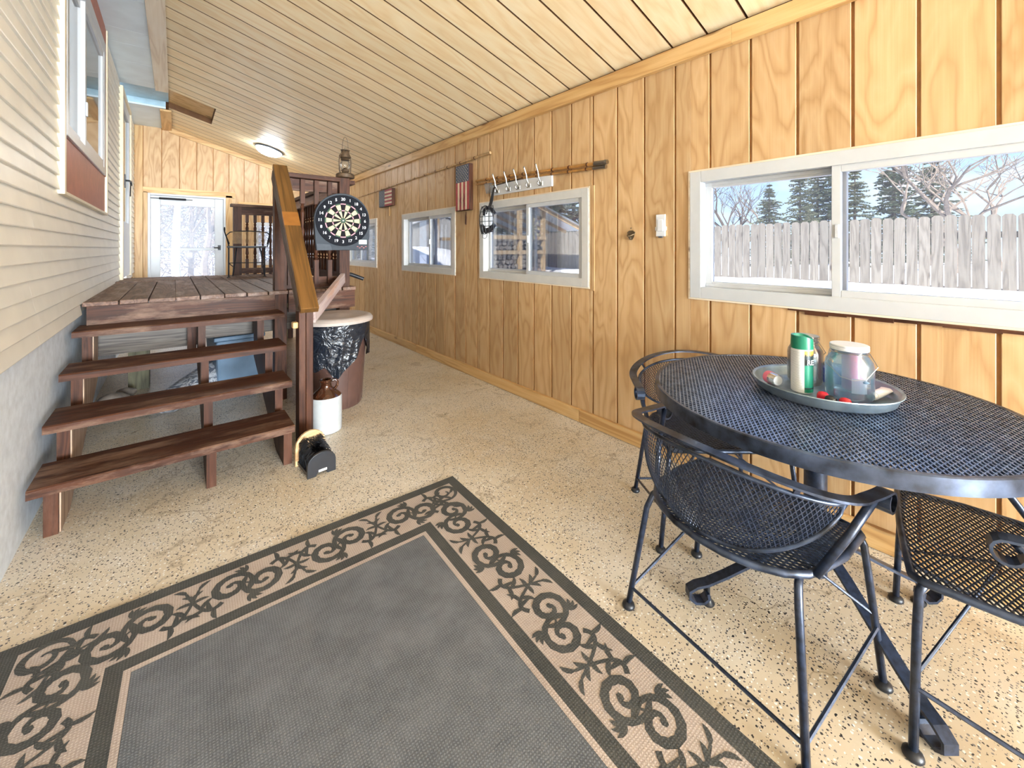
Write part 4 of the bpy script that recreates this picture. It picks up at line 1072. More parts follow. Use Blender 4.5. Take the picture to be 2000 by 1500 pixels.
def chair(label, x, y, rz):
    c_ = thing('patio_chair', label, 'chair', (x, y, 0), rz, 'wrought iron barrel chairs around the patio table')
    legs = []
    for nm, me in CH:
        o = bpy.data.objects.new(nm, me); C.objects.link(o)
        if nm == 'glide': o.parent = legs.pop(0)          # each glide belongs to its leg
        else: o.parent = c_
        if nm == 'leg': legs.append(o)
        if nm.endswith('mesh'): o['kind'] = 'stuff'
chair('black iron mesh barrel chair nearest the rug, its curved back to the camera', 1.385, 0.535, radians(-8))
chair('black iron mesh barrel chair against the wall at the far side of the table', 1.905, 0.875, radians(230))
chair('black iron mesh barrel chair at the right edge, only seat and arm scroll showing', 1.722, -0.018, radians(100))

# =================================================================== TRAY AND WHAT LIES IN IT
TT = TZ+0.001
tx, ty = 1.757, 0.405
tray = tag(obj('tray', MB().lathe([(0.001, 0.0), (0.188, 0.0), (0.194, 0.004), (0.207, 0.034), (0.213, 0.036), (0.212, 0.039), (0.204, 0.036), (0.190, 0.006), (0.186, 0.003), (0.001, 0.003)], n=64, cap=False), M['steel'], smooth=True, loc=(tx, ty, TT)),
           'round grey metal tray holding jars on the patio table', 'tray')
TF = TT+0.0035
spray = thing('spray_can', 'green capped insect spray can with white and green label in the tray', 'spray can', (1.706, 0.452, TF), radians(-62))
def spray_wall(r0, z0, z1, a0, a1, mb, n=20):
    vs = []; fs = []
    for k in range(n+1):
        a = a0+(a1-a0)*k/n; vs += [(r0*cos(a), r0*sin(a), z0), (r0*cos(a), r0*sin(a), z1)]
    for k in range(n): fs.append((2*k, 2*k+2, 2*k+3, 2*k+1))
    mb.add(vs, fs)
M['sg'] = plain('spray_green', srgb(20,116,88), 0.3, noise=0.05); M['sy'] = plain('spray_orange', srgb(236,164,62), 0.35, noise=0.03)
M['sk'] = plain('spray_black', srgb(30,44,44), 0.35, noise=0.1); M['slab'] = plain('spray_white_label', srgb(222,220,216), 0.4, noise=0.02)
m, t, b, o = newmat('label_fine_print'); M['print'] = m
wv = N(t, 'ShaderNodeTexWave', {'Vector': coords(t, (0.2,0.2,1), rand=False), 'Scale': 75.0, 'Distortion': 3.0, 'Detail': 2.0}, bands_direction='Z')
t.links.new(RAMP(t, wv.outputs[0], [(0.1, srgb(170,168,166)), (0.35, srgb(226,224,220))]), b.inputs['Base Color'])
obj('can', MB().lathe([(0.030, 0), (0.0325, 0.003), (0.0325, 0.150), (0.029, 0.157), (0.029, 0.160)], n=32), M['slab'], spray, smooth=True)
mb = MB(); spray_wall(0.0329, 0.004, 0.146, radians(140), radians(268), mb); obj('text_label', mb, M['print'], spray)
mb = MB(); spray_wall(0.0329, 0.004, 0.118, radians(-90), radians(140), mb, 40); obj('green_label', mb, M['sg'], spray)
vs = []; fs = []; n = 60
for k in range(n+1):
    a = radians(-90+230*k/n); h = 0.128+0.012*abs(sin(k*1.9))*((k % 3)+0.4)/2; vs += [(0.0331*cos(a), 0.0331*sin(a), 0.098), (0.0331*cos(a), 0.0331*sin(a), min(h, 0.142))]
for k in range(n): fs.append((2*k, 2*k+2, 2*k+3, 2*k+1))
obj('pine_silhouette', MB().add(vs, fs), M['sk'], spray)
mb = MB(); spray_wall(0.0328, 0.118, 0.148, radians(-90), radians(140), mb, 40); obj('orange_band', mb, M['sy'], spray)
mb = MB(); spray_wall(0.0332, 0.016, 0.021, radians(-90), radians(140), mb, 40); obj('black_stripe', mb, M['sk'], spray)
la = radians(300); text('RE', 0.024, spray, (0.0350*cos(la), 0.0350*sin(la), 0.108), (radians(90), 0, la+pi/2), M['white'], 'lettering', 0.0002)
capv = []; capf = []; n = 32
for j, (r, z) in enumerate(((0.0335, 0.152), (0.0335, 0.176), (0.0325, 0.198), (0.026, 0.198), (0.020, 0.182), (0.001, 0.180))):
    for k in range(n):
        a = 2*pi*k/n; zz = z-(0.012*max(0, cos(a+0.2))**2 if j in (2, 3) else 0); capv.append((r*cos(a), r*sin(a), zz))
for j in range(5):
    for k in range(n): capf.append((j*n+k, j*n+(k+1) % n, (j+1)*n+(k+1) % n, (j+1)*n+k))
obj('cap', MB().add(capv, capf), M['sg'], spray, smooth=True)

def mason(name, label, x, y, r, h, gm, lid, rz=0.0, wire=True):
    j = thing(name, label, 'jar', (x, y, TF), rz)
    prof = [(0.001, 0.001), (r*0.86, 0.0), (r*0.97, 0.006), (r, 0.016), (r, h*0.62), (r*0.96, h*0.70), (r*0.80, h*0.79), (r*0.72, h*0.83), (r*0.72, h*0.86), (r*0.76, h*0.87), (r*0.76, h*0.885), (r*0.70, h*0.895), (r*0.70, h*0.99)]
    inner = [(max(q-0.003, 0.001), z+(0.003 if z < 0.01 else 0)) for q, z in prof[::-1]]
    obj('glass', MB().lathe(prof+inner, n=36, cap=False), gm, j, smooth=True)
    if lid:
        obj('lid', MB().lathe([(r*0.79, h*0.90), (r*0.80, h*0.905), (r*0.80, h*0.955), (r*0.79, h*0.96), (r*0.80, h*0.97), (r*0.80, h*0.99), (r*0.77, h*1.0), (0.001, h*1.0)], n=36, cap=False), lid, j, smooth=True)
    if wire:
        obj('wire_handle', MB().tube([(r*0.80*cos(a), r*0.80*sin(a), h*0.86) for a in [2*pi*k/30 for k in range(30)]], 0.0011, 5, closed=True).tube([(0, r*0.80, h*0.86), (r*0.5, r*1.02, h*0.66), (r*0.98, r*0.5, h*0.46), (r*1.06, 0, h*0.42), (r*0.98, -r*0.5, h*0.46), (r*0.5, -r*1.02, h*0.66), (0, -r*0.80, h*0.86)], 0.0011, 5), M['chrome'], j)
    return j
aq = mason('mason_jar', 'aqua glass mason jar with white screw lid in the tray', 1.752, 0.330, 0.066, 0.181, M['glass_blue'], M['white'], radians(200))
em = MB().box(-0.001, 0.001, -0.024, 0.024, 0.03, 0.075)
lb = obj('embossed_label', MB().prism([(0.066*cos(a)+0.0012*cos(a), 0.066*sin(a)+0.0012*sin(a)) for a in [radians(q) for q in range(-24, 25, 6)]]+[(0.0662*cos(a), 0.0662*sin(a)) for a in [radians(q) for q in range(24, -25, -6)]], 0.034, 0.082, 'z'), glass('frosted_label', (0.9,0.95,1), haze=0.45), aq, rot=(0, 0, radians(20)))
obj('label_badge', MB().sphere((0.0675*cos(radians(28)), 0.0675*sin(radians(28)), 0.072), 0.011, 12, 6, (0.45, 0.9, 0.4)), plain('badge', srgb(84,110,134), 0.4), aq)
mason('glass_bottle_jar', 'clear glass jar with wire handle behind the spray can', 1.826, 0.474, 0.056, 0.178, M['glass_clear'], M['glass_clear'])
pj = thing('pink_lidded_jar', 'pink lidded small jar standing behind the aqua jar', 'jar', (1.862, 0.342, TF))
M['pink'] = plain('pink_plastic', srgb(222,110,128), 0.4, noise=0.04)
obj('body', MB().lathe([(0.026, 0), (0.030, 0.004), (0.030, 0.135), (0.026, 0.142)], n=28), plain('rose_fill', srgb(206,96,124), 0.3, noise=0.1), pj, smooth=True)
obj('lid', MB().lathe([(0.033, 0.142), (0.034, 0.145), (0.034, 0.158), (0.030, 0.162), (0.001, 0.162)], n=28, cap=False), M['pink'], pj, smooth=True)
bl = thing('blue_box', 'royal blue plastic box between the two glass jars', 'box', (1.905, 0.404, TF), radians(12))
M['blue'] = plain('royal_blue', srgb(34,66,166), 0.35, noise=0.06)
obj('base', MB().box(-0.022, 0.022, -0.034, 0.034, 0, 0.030), M['blue'], bl, bevel=0.004); obj('lid', MB().box(-0.023, 0.023, -0.035, 0.035, 0.031, 0.055), M['blue'], bl, bevel=0.004)
def cap_(label, x, y, col, r=0.017):  # loose domed caps lying in the tray
    o = tag(obj('domed_cap', MB().lathe([(r, 0), (r, 0.010), (r*0.94, 0.015), (r*0.7, 0.021), (0.001, 0.024)], n=22, cap=False), plain('cap_'+label[:3]+str(x), col, 0.22, noise=0.02), smooth=True, loc=(x, y, TF)), label, 'plastic_cap', 'small domed plastic caps in the tray')
cap_('red plastic dome closest to the spray can', 1.673, 0.384, srgb(206,34,52)); cap_('black plastic dome between two red ones', 1.648, 0.357, srgb(34,34,38)); cap_('red plastic dome in front of the aqua jar', 1.658, 0.322, srgb(206,34,52))
wt = thing('white_tube', 'white squeeze tube lying at the right side of the tray', 'tube', (1.785, 0.272, TF), radians(-14))
mb = MB(); vs = []; fs = []; n = 14
for j, (xx, a_, b2) in enumerate(((0.0, 0.014, 0.014), (0.03, 0.016, 0.013), (0.06, 0.018, 0.009), (0.085, 0.0195, 0.003), (0.095, 0.020, 0.002))):
    for k in range(n): a = 2*pi*k/n; vs.append((xx, a_*cos(a), 0.0145+b2*sin(a)+0.004*j*0.6))
for j in range(4):
    for k in range(n): fs.append((j*n+k, j*n+(k+1) % n, (j+1)*n+(k+1) % n, (j+1)*n+k))
fs += [tuple(range(n))[::-1], tuple(4*n+k for k in range(n))]
obj('body', MB().add(vs, fs), M['white'], wt, smooth=True); obj('cap', MB().tube([(-0.018, 0, 0.0145), (0.0, 0, 0.0145)], 0.012, 14), M['white'], wt, smooth=True)
sj = thing('spice_jar', 'small clear jar with pink lid lying on its side in the tray', 'jar', (1.705, 0.545, TF), radians(235))
obj('glass', MB().tube([(0, 0, 0.0225), (0.034, 0, 0.0225)], 0.022, 20), M['glass_clear'], sj, smooth=True)
obj('filling', MB().tube([(0.004, 0, 0.0225), (0.030, 0, 0.0225)], 0.017, 16), M['white'], sj, smooth=True)
obj('lid', MB().tube([(-0.020, 0, 0.0225), (0.0, 0, 0.0225)], 0.0225, 20), M['pink'], sj, smooth=True)

# =================================================================== THINGS ON THE RIGHT WALL
def on_wall_flag(name, label, y0, y1, z0, z1, vertical):
    """framed wooden flag plaque; face looks to -x"""
    fl = thing(name, label, 'plaque', (XW, (y0+y1)/2, (z0+z1)/2)); w, h = y1-y0, z1-z0
    obj('box', MB().box(-0.045, -0.001, -w/2, w/2, -h/2, h/2), M['stain_z'], fl, bevel=0.003)
    R, Wt, Bl = (plain('flag_red'+name, srgb(168,62,66), 0.6, noise=0.12), plain('flag_white'+name, srgb(222,204,176), 0.6, noise=0.06), plain('flag_blue'+name, srgb(70,84,104), 0.6, noise=0.12))
    fx = -0.0462
    A, B_ = (h, w) if vertical else (w, h)      # A: length of the flag, B_: its width
    def quad(mb, a0, a1, b0, b1, dx=0.0):
        # a runs along the flag from the canton, b across
        if vertical: mb.box(fx-dx-0.0008, fx-dx, -w/2+b0, -w/2+b1, h/2-a1, h/2-a0)
        else: mb.box(fx-dx-0.0008, fx-dx, w/2-a1, w/2-a0, -h/2+b0, -h/2+b1)
    e_ = 0.006; n = 7 if vertical else 9
    rd, wh = MB(), MB()
    for i in range(n):
        b0 = e_+(B_-2*e_)*i/n; b1 = e_+(B_-2*e_)*(i+1)/n
        quad(rd if i % 2 == 0 else wh, e_, A-e_, b0, b1-0.0008)
    obj('red_stripes', rd, R, fl); obj('white_stripes', wh, Wt, fl)
    ct = MB(); cb1 = B_-e_ if vertical else B_-e_; cb0 = e_ if vertical else B_*0.02; ca = A*0.38 if vertical else A*0.45
    quad(ct, e_, ca, cb0, cb1, 0.001); obj('canton', ct, Bl, fl)
    stars = MB()
    for i in range(9):
        for j in range(6 if i % 2 == 0 else 5):
            a = e_+(ca-e_)*(i+0.7)/9.4; b_ = cb0+(cb1-cb0)*((j+0.6+(0.5 if i % 2 else 0))/6.2)
            cy, cz = (-w/2+b_, h/2-a) if vertical else (w/2-a, -h/2+b_)
            pts = []
            for k in range(10): r = (0.0085 if k % 2 == 0 else 0.0036)*(1 if vertical else 0.75); t_ = pi/2+pi*k/5; pts.append((fx-0.0022, cy+r*cos(t_), cz+r*sin(t_)))
            stars.add(pts, [tuple(range(10))])
    obj('stars', stars, Wt, fl, kind='stuff')
    return fl
fa = on_wall_flag('flag_plaque', 'tall wooden flag plaque with the stars on top beside the hook rack', 3.325, 3.575, 1.628, 2.085, True)
mb = MB()
for p in ([(-0.049, 0.02, -0.10), (-0.049, 0.04, -0.13), (-0.049, 0.015, -0.15), (-0.049, 0.03, -0.19)], [(-0.049, -0.03, -0.06), (-0.049, -0.045, -0.10), (-0.049, -0.02, -0.13), (-0.049, -0.04, -0.18), (-0.049, -0.02, -0.20)]):
    mb.tube([(x, y, z) for x, y, z in p], 0.002, 4)
obj('script_marks', mb, M['black'], fa)
fb = on_wall_flag('flag_plaque', 'small wide wooden flag plaque near the far windows', 5.16, 5.60, 1.820, 2.052, False)
tag(obj('wooden_feather', MB().prism([(3.44, 1.485), (3.455, 1.50), (3.452, 1.58), (3.44, 1.62), (3.432, 1.56)], XW-0.012, XW-0.003, 'x'), M['stain_z']), 'small brown wooden hanger below the tall flag plaque', 'hanger')
tag(obj('paper_hanger', MB().prism([(5.33, 1.69), (5.345, 1.70), (5.342, 1.80), (5.33, 1.815), (5.322, 1.74)], XW-0.012, XW-0.003, 'x'), M['pine_z']), 'small pale wooden hanger below the wide flag plaque', 'hanger')

M['bamboo'] = plain('bamboo_cane', srgb(176,126,66), 0.32, noise=0.14, nscale=25)
M['bamboo2'] = plain('grey_bamboo_cane', srgb(186,150,104), 0.4, noise=0.16, nscale=25)
def cane(label, p, q, r0, r1, mat, ferrule=True, nodes=9):
    c_ = thing('bamboo_pole', label, 'pole', p); d = Vector(q)-Vector(p)
    N_ = nodes*4; pts = []; rs = []
    for k in range(N_+1): pts.append(d*k/N_); rs.append((r0+(r1-r0)*k/N_)*(1.16 if k % 4 == 0 and 0 < k < N_ else 1.0))
    mb = MB()
    for k in range(N_): mb.tube([pts[k], pts[k+1]], [rs[k] if k % 4 else r0+(r1-r0)*k/N_, rs[k+1] if (k+1) % 4 else r0+(r1-r0)*(k+1)/N_], 10, caps=(k in (0, N_-1)))
    obj('cane', mb, mat, c_, smooth=True)
    mb = MB()
    for k in range(4, N_, 4): mb.tube([pts[k]-d.normalized()*0.005, pts[k]+d.normalized()*0.005], rs[k]*1.12, 10)
    obj('cane_nodes', mb, M['stain_y'], c_, kind='stuff')
    if ferrule: obj('ferrule', MB().tube([d*0.0, d.normalized()*0.11], r0*1.25, 12).tube([d.normalized()*0.015, d.normalized()*0.02], r0*1.4, 12), M['chrome'], c_, smooth=True)
    return c_
cane('upper bamboo rod with metal ferrule resting on the hook rack', (XW-0.030, 1.69, 1.830), (XW-0.030, 3.23, 1.897), 0.0125, 0.010, M['bamboo'])
cane('lower bamboo rod with metal ferrule behind the coat hooks', (XW-0.018, 1.71, 1.803), (XW-0.018, 3.245, 1.866), 0.0105, 0.007, M['bamboo'])
cane('long thin bamboo pole along the wall above both flag plaques', (XW-0.016, 3.02, 2.133), (XW-0.012, 6.6, 2.057), 0.0125, 0.004, M['bamboo2'], False, 14)

hr = thing('hook_rack', 'white board with five silver coat hooks above the middle window', 'hook rack', (XW, 2.62, 1.78))
obj('board', MB().box(-0.018, -0.001, -0.395, 0.395, -0.048, 0.048), M['white'], hr, bevel=0.002)
for k, y in enumerate((2.893, 2.734, 2.606, 2.472, 2.333)):
    yy = y-2.62
    mb = MB().tube([(-0.020, yy, -0.012), (-0.034, yy, -0.006), (-0.056, yy, 0.030), (-0.062, yy, 0.070), (-0.078, yy, 0.105), (-0.084, yy, 0.122)], [0.006, 0.006, 0.0052, 0.005, 0.005, 0.005], 8)
    mb.sphere((-0.085, yy, 0.126), 0.0085, 10, 6)
    mb.tube([(-0.020, yy, -0.016), (-0.030, yy, -0.030), (-0.050, yy, -0.034), (-0.062, yy, -0.020), (-0.060, yy, -0.006)], 0.005, 8).sphere((-0.060, yy, -0.004), 0.007, 10, 6)
    mb.lathe([(0.012, -0.024), (0.012, 0.008)], (-0.018, yy, -0.008), 10)
    obj('hook', mb, M['chrome'], hr, smooth=True)
fs_ = thing('fly_swatter', 'grey fly swatter hanging across the hooks with its head on the left', 'fly swatter', (XW-0.05, 2.98, 1.80))
mb = MB()
for k in range(9): mb.obox((-0.002, -0.055+0.0137*k, -0.045), (-0.002, -0.055+0.0137*k+0.03, 0.045), 0.004, 0.002, up=(1,0,0))
for k in range(8): mb.obox((-0.003, -0.055+0.004*k, -0.045+0.0128*k), (-0.003, 0.055+0.004*k, -0.045+0.0128*k), 0.004, 0.002, up=(1,0,0))
obj('head', mb, plain('swatter_grey', srgb(132,134,136), 0.6), fs_, kind='stuff')
obj('handle', MB().tube([(0.0, -0.05, 0.012), (0.004, -0.42, 0.03)], 0.004, 6), M['black'], fs_)

mk = thing('catcher_mask', 'black wire catcher mask hanging by its strap from the leftmost hook', 'mask', (XW-0.105, 2.905, 1.50))
mb = MB()
def face(u, v, s=1.0):   # cage surface: u across -1..1, v vertical -1..1
    return Vector((-0.075*sqrt(max(0, 1-0.72*u*u))*(1-0.25*v*v)*s, 0.105*u*(1-0.22*v*v), 0.125*v))
for v in (-0.85, -0.45, -0.12, 0.22, 0.58, 0.92): mb.tube([face(-1+2*k/16, v) for k in range(17)], 0.0032, 6)
for u in (-1, -0.62, -0.22, 0.22, 0.62, 1): mb.tube([face(u, -1+2*k/14) for k in range(15)], 0.0032, 6)
mb.tube([face(cos(a), sin(a)) for a in [2*pi*k/32 for k in range(32)]], 0.0036, 6, closed=True)
mb.tube([(-0.05, 0.03, -0.11), (-0.06, 0.028, -0.155), (-0.06, 0.0, -0.165), (-0.06, -0.028, -0.155), (-0.05, -0.03, -0.11)], 0.003, 6)
obj('cage', mb, M['black'], mk)
obj('chin_pad', MB().tube([(-0.02, 0.095, -0.045), (-0.035, 0.05, -0.085), (-0.04, 0, -0.098), (-0.035, -0.05, -0.085), (-0.02, -0.095, -0.045)], [0.018, 0.024, 0.026, 0.024, 0.018], 10), M['black'], mk, smooth=True)
obj('brow_pad', MB().tube([(-0.005, 0.085, 0.05), (-0.022, 0.05, 0.095), (-0.028, 0, 0.108), (-0.022, -0.05, 0.095), (-0.005, -0.085, 0.05)], [0.012, 0.016, 0.018, 0.016, 0.012], 10), M['black'], mk, smooth=True)
obj('strap', MB().strip([(0.0, 0.0, 0.11), (0.03, 0.01, 0.18), (0.035, 0.005, 0.24), (0.045, 0.0, 0.29), (0.055, -0.004, 0.30)], [(1, 0, 0)]*5, 0.030, 0.004).strip([(0.02, 0.085, 0.06), (0.035, 0.05, 0.16), (0.04, 0.02, 0.25), (0.05, 0.005, 0.295)], [(1, 0, 0)]*4, 0.014, 0.003), M['black'], mk)

sw = thing('wall_switch', 'white rocker switch plate on the plywood beside the long window', 'switch', (XW, 1.315, 1.388))
obj('plate', MB().box(-0.012, -0.001, -0.030, 0.030, -0.066, 0.066), M['white'], sw, bevel=0.003)
obj('tab', MB().box(-0.010, -0.001, -0.036, 0.036, -0.030, -0.008), M['white'], sw, bevel=0.002)
obj('rocker', MB().box(-0.017, -0.012, -0.017, 0.017, -0.035, 0.035), M['white'], sw, bevel=0.003)
obj('foot_lug', MB().box(-0.014, -0.002, -0.012, 0.012, -0.074, -0.066), M['grey_plastic'], sw)
bo = thing('bottle_opener', 'small cast metal bottle opener screwed to the plywood wall', 'bottle opener', (XW, 1.524, 1.335))
M['brass'] = plain('antique_brass', srgb(128,110,86), 0.4, metal=0.8, noise=0.15)
obj('plate', MB().prism([(-0.030, 0.018), (-0.014, 0.030), (0.014, 0.030), (0.030, 0.018), (0.022, -0.012), (0.010, -0.030), (-0.010, -0.030), (-0.022, -0.012)], -0.006, -0.001, 'x'), M['brass'], bo, bevel=0.002)
obj('lip', MB().tube([(-0.006, -0.020, 0.005), (-0.024, -0.014, -0.004), (-0.030, 0, -0.008), (-0.024, 0.014, -0.004), (-0.006, 0.020, 0.005)], 0.005, 8), M['brass'], bo, smooth=True)
obj('tooth', MB().box(-0.02, -0.005, -0.005, 0.005, -0.026, -0.014), M['chrome'], bo); obj('screw', MB().sphere((-0.004, 0, 0.044), 0.005, 8, 6), M['brass'], bo)

# =================================================================== ON AND UNDER THE DECK
dc = thing('deck_chair', 'thin black wire chair with mesh back standing on the deck', 'chair', (0.70, 5.93, DZ+0.002), radians(-100))
mb = MB(); W2 = 0.19
sf = [(W2*cos(a)*(1.0), W2*sin(a), 0.36) for a in [2*pi*k/32 for k in range(32)]]
obj('seat_ring', MB().tube([(0.19, -0.19, 0.36), (0.19, 0.19, 0.36), (-0.10, 0.18, 0.36), (-0.19, 0.09, 0.36), (-0.19, -0.09, 0.36), (-0.10, -0.18, 0.36)], 0.011, 8, closed=True), M['black'], dc, smooth=True)
obj('seat_pad', MB().lathe([(0.001, 0.345), (0.15, 0.35), (0.165, 0.355), (0.15, 0.362), (0.001, 0.364)], n=28, cap=False), M['steel'], dc, smooth=True)
for sx, sy in ((0.17, -0.18), (0.17, 0.18)):
    obj('leg', MB().tube([(sx, sy, 0.36), (sx+0.005, sy, 0.0)], 0.008, 8).lathe([(0.018, 0), (0.018, 0.006), (0.008, 0.012)], (sx+0.005, sy, 0), 12), M['black'], dc)
for sy in (-0.12, 0.12):
    obj('leg', MB().tube([(-0.05, sy, 0.35), (-0.12, sy*1.1, 0.30), (-0.17, sy*1.4, 0.0)], 0.008, 8), M['black'], dc)
obj('stretcher', MB().tube([(0.175, -0.18, 0.17), (0.175, 0.18, 0.17)], 0.005, 6).tube([(0.175, -0.18, 0.17), (-0.15, -0.15, 0.10)], 0.005, 6).tube([(0.175, 0.18, 0.17), (-0.15, 0.15, 0.10)], 0.005, 6), M['black'], dc)
obj('back_hoop', MB().tube([(-0.10, -0.20, 0.36), (-0.14, -0.235, 0.50), (-0.20, -0.20, 0.545), (-0.24, -0.1, 0.56), (-0.25, 0, 0.565), (-0.24, 0.1, 0.56), (-0.20, 0.20, 0.545), (-0.14, 0.235, 0.50), (-0.10, 0.20, 0.36)], 0.007, 8), M['black'], dc, smooth=True)
mb = MB()
for fam in (1, -1):
    for k in range(-14, 42):
        pts = []
        for j in range(9):
            v = j/8; u = (k/27)+fam*(v-0.5)*0.28
            if 0 <= u <= 1: a = (u-0.5)*2.2; pts.append((-0.10-0.14*cos(a)*(0.85+0.15*v), 0.20*sin(a), 0.40+0.155*v))
        if len(pts) > 1: mb.tube(pts, 0.0014, 3, caps=False)
obj('back_mesh', mb, M['bamboo2'], dc, kind='stuff')
for sy in (-1, 1):
    obj('arm', MB().tube([(-0.10, sy*0.20, 0.40), (0.0, sy*0.225, 0.50), (0.07, sy*0.23, 0.545), (0.085, sy*0.23, 0.57), (0.07, sy*0.23, 0.59), (0.05, sy*0.23, 0.58), (0.055, sy*0.23, 0.555)], 0.007, 8), M['black'], dc, smooth=True)

M['bin_blue'] = plain('slate_blue_plastic', srgb(112,136,160), 0.4, noise=0.04)
sb_ = thing('storage_bin', 'slate blue plastic bin standing under the deck', 'bin', (0.42, 4.47, 0), radians(6))
def taper(w0, d0, w1, d1, h, mb=None):
    mb = mb or MB(); vs = [(-w0,-d0,0),(w0,-d0,0),(w0,d0,0),(-w0,d0,0),(-w1,-d1,h),(w1,-d1,h),(w1,d1,h),(-w1,d1,h)]
    return mb.add(vs, [(0,3,2,1),(4,5,6,7),(0,1,5,4),(1,2,6,5),(2,3,7,6),(3,0,4,7)])
obj('body', taper(0.15, 0.20, 0.175, 0.23, 0.46), M['bin_blue'], sb_, bevel=0.025); obj('lid', MB().box(-0.19, 0.19, -0.245, 0.245, 0.46, 0.495), M['bin_blue'], sb_, bevel=0.008)
m, t, b, o = newmat('crinkled_white_sack'); M['sack'] = m
nz = N(t, 'ShaderNodeTexNoise', {'Vector': coords(t, (3,3,9)), 'Scale': 6.0, 'Detail': 6.0, 'Distortion': 1.5})
t.links.new(RAMP(t, nz.outputs[0], [(0.42, srgb(120,126,140)), (0.52, srgb(224,226,232))]), b.inputs['Base Color']); b.inputs['Roughness'].default_value = 0.4; bump(t, b, nz.outputs[0], 0.8, 0.02)
sk = tag(obj('rolled_sack', MB().tube([(-0.20, -0.30, 0.085), (-0.15, -0.23, 0.095), (-0.04, -0.05, 0.11), (0.08, 0.12, 0.125), (0.17, 0.26, 0.14), (0.20, 0.30, 0.14)], [0.05, 0.09, 0.105, 0.118, 0.12, 0.08], 18), M['sack'], smooth=True, loc=(0.13, 4.25, 0)), 'crinkled white rolled sack lying under the deck', 'sack')
M['stone'] = plain('grey_stone', srgb(120,108,98), 0.8, noise=0.2, bmp=0.4)
for k, (x, y, r, lab) in enumerate(((-0.36, 4.40, 0.085, 'largest brown stone under the deck by the foundation'), (-0.25, 4.28, 0.045, 'fist sized stone under the deck in front of the treated post'), (-0.31, 4.66, 0.060, 'rounded stone under the deck behind the others'))):
    mb = MB().sphere((0, 0, 0), r, 14, 10, (1.1, 0.9, 0.75)); rr = random.Random(k)
    mb.v = [tuple(Vector(v)*(1+0.18*mnoise.noise(Vector(v)*22+Vector((k*5, 0, 0))))) for v in mb.v]
    zmin = min(v[2] for v in mb.v); tag(obj('stone', mb, M['stone'], smooth=True, loc=(x, y, -zmin)), lab, 'stone', 'stones under the deck')
# black grip of a tool leaning behind the lantern post
tl = thing('garden_tool', 'wooden tool shaft with black rubber grip leaning behind the lantern post', 'tool', (1.17, 4.00, 0.0))
obj('shaft', MB().tube([(-0.02, 0.0, 0.012), (0.03, 0.02, 0.80), (0.06, 0.0, 0.985), (0.09, -0.02, 1.0)], 0.014, 10), M['stain_z'], tl, smooth=True)
obj('grip', MB().tube([(0.075, -0.01, 1.012), (0.13, -0.03, 1.0), (0.235, -0.07, 0.955)], [0.016, 0.019, 0.0175], 14), M['black'], tl, smooth=True)

# =================================================================== OUTDOORS
def pos(bear, dist): return (dist*sin(radians(bear)), dist*cos(radians(bear)))
vs = []; fs = []; NX, NY = 40, 60
for i in range(NX+1):
    for j in range(NY+1):
        x = -60+130*i/NX; y = -50+130*j/NY
        vs.append((x, y, -0.16))
for i in range(NX):
    for j in range(NY): fs.append((i*(NY+1)+j, (i+1)*(NY+1)+j, (i+1)*(NY+1)+j+1, i*(NY+1)+j+1))
g = obj('ground', MB().add(vs, fs), M['snow']); g['kind'] = 'structure'; g['label'] = 'snow covered ground around the porch'
# snow bank on the fence side
vs = []; fs = []; NX, NY = 46, 90
for i in range(NX+1):
    for j in range(NY+1):
        x = 2.55+22*i/NX; y = -12+38*j/NY
        z = 0.28+0.36*min(1, max(0, (x-3.0)/5.2))-0.15*min(1, max(0, (x-9.3)/2.0))+0.07*mnoise.noise(Vector((x*0.5, y*0.5, 1.0)))+0.03*mnoise.noise(Vector((x*1.7, y*1.7, 4.0)))
        if i == 0: z = -0.16
        vs.append((x, y, z))
for i in range(NX):
    for j in range(NY): fs.append((i*(NY+1)+j, (i+1)*(NY+1)+j, (i+1)*(NY+1)+j+1, i*(NY+1)+j+1))
g = obj('snow_bank', MB().add(vs, fs), M['snow'], smooth=True); g['kind'] = 'stuff'; tag(g, 'deep snow lying between the porch and the fence', 'snow')

M['fence'] = wood('grey_fence_picket', srgb(124,121,115), srgb(108,104,98), srgb(80,75,70), 'z', 0.8, rings=7, along=0.7, across=7, knots=True, fine=0.35, vary=0.14)
fence = thing('picket_fence', 'weathered grey dog-ear picket fence beyond the snowy yard', 'fence', (9.2, 4.0, 0))
pk = mesh_of('picket', MB().prism([(-0.066, -0.95), (0.066, -0.95), (0.066, 0.915), (0.036, 0.95), (-0.036, 0.95), (-0.066, 0.915)], -0.009, 0.009, 'x'), M['fence'])
yy = -6.0
while yy < 12.5:
    o = bpy.data.objects.new('picket', pk); C.objects.link(o); o.parent = fence
    o.location = (RND.uniform(-0.006, 0.006), yy-4.0, 0.80+RND.uniform(-0.012, 0.012)+0.008*sin(yy)); o.rotation_euler = (RND.uniform(-0.006, 0.006), 0, 0); yy += RND.uniform(0.139, 0.152)
for z in (0.62, 1.45): obj('fence_rail', MB().box(0.010, 0.05, -10.1, 8.6, z-0.045, z+0.045), M['fence'], fence)
for k in range(8): obj('fence_post', MB().box(0.05, 0.15, -10.0+k*2.6, -9.9+k*2.6, -0.15, 1.85), M['fence'], fence)

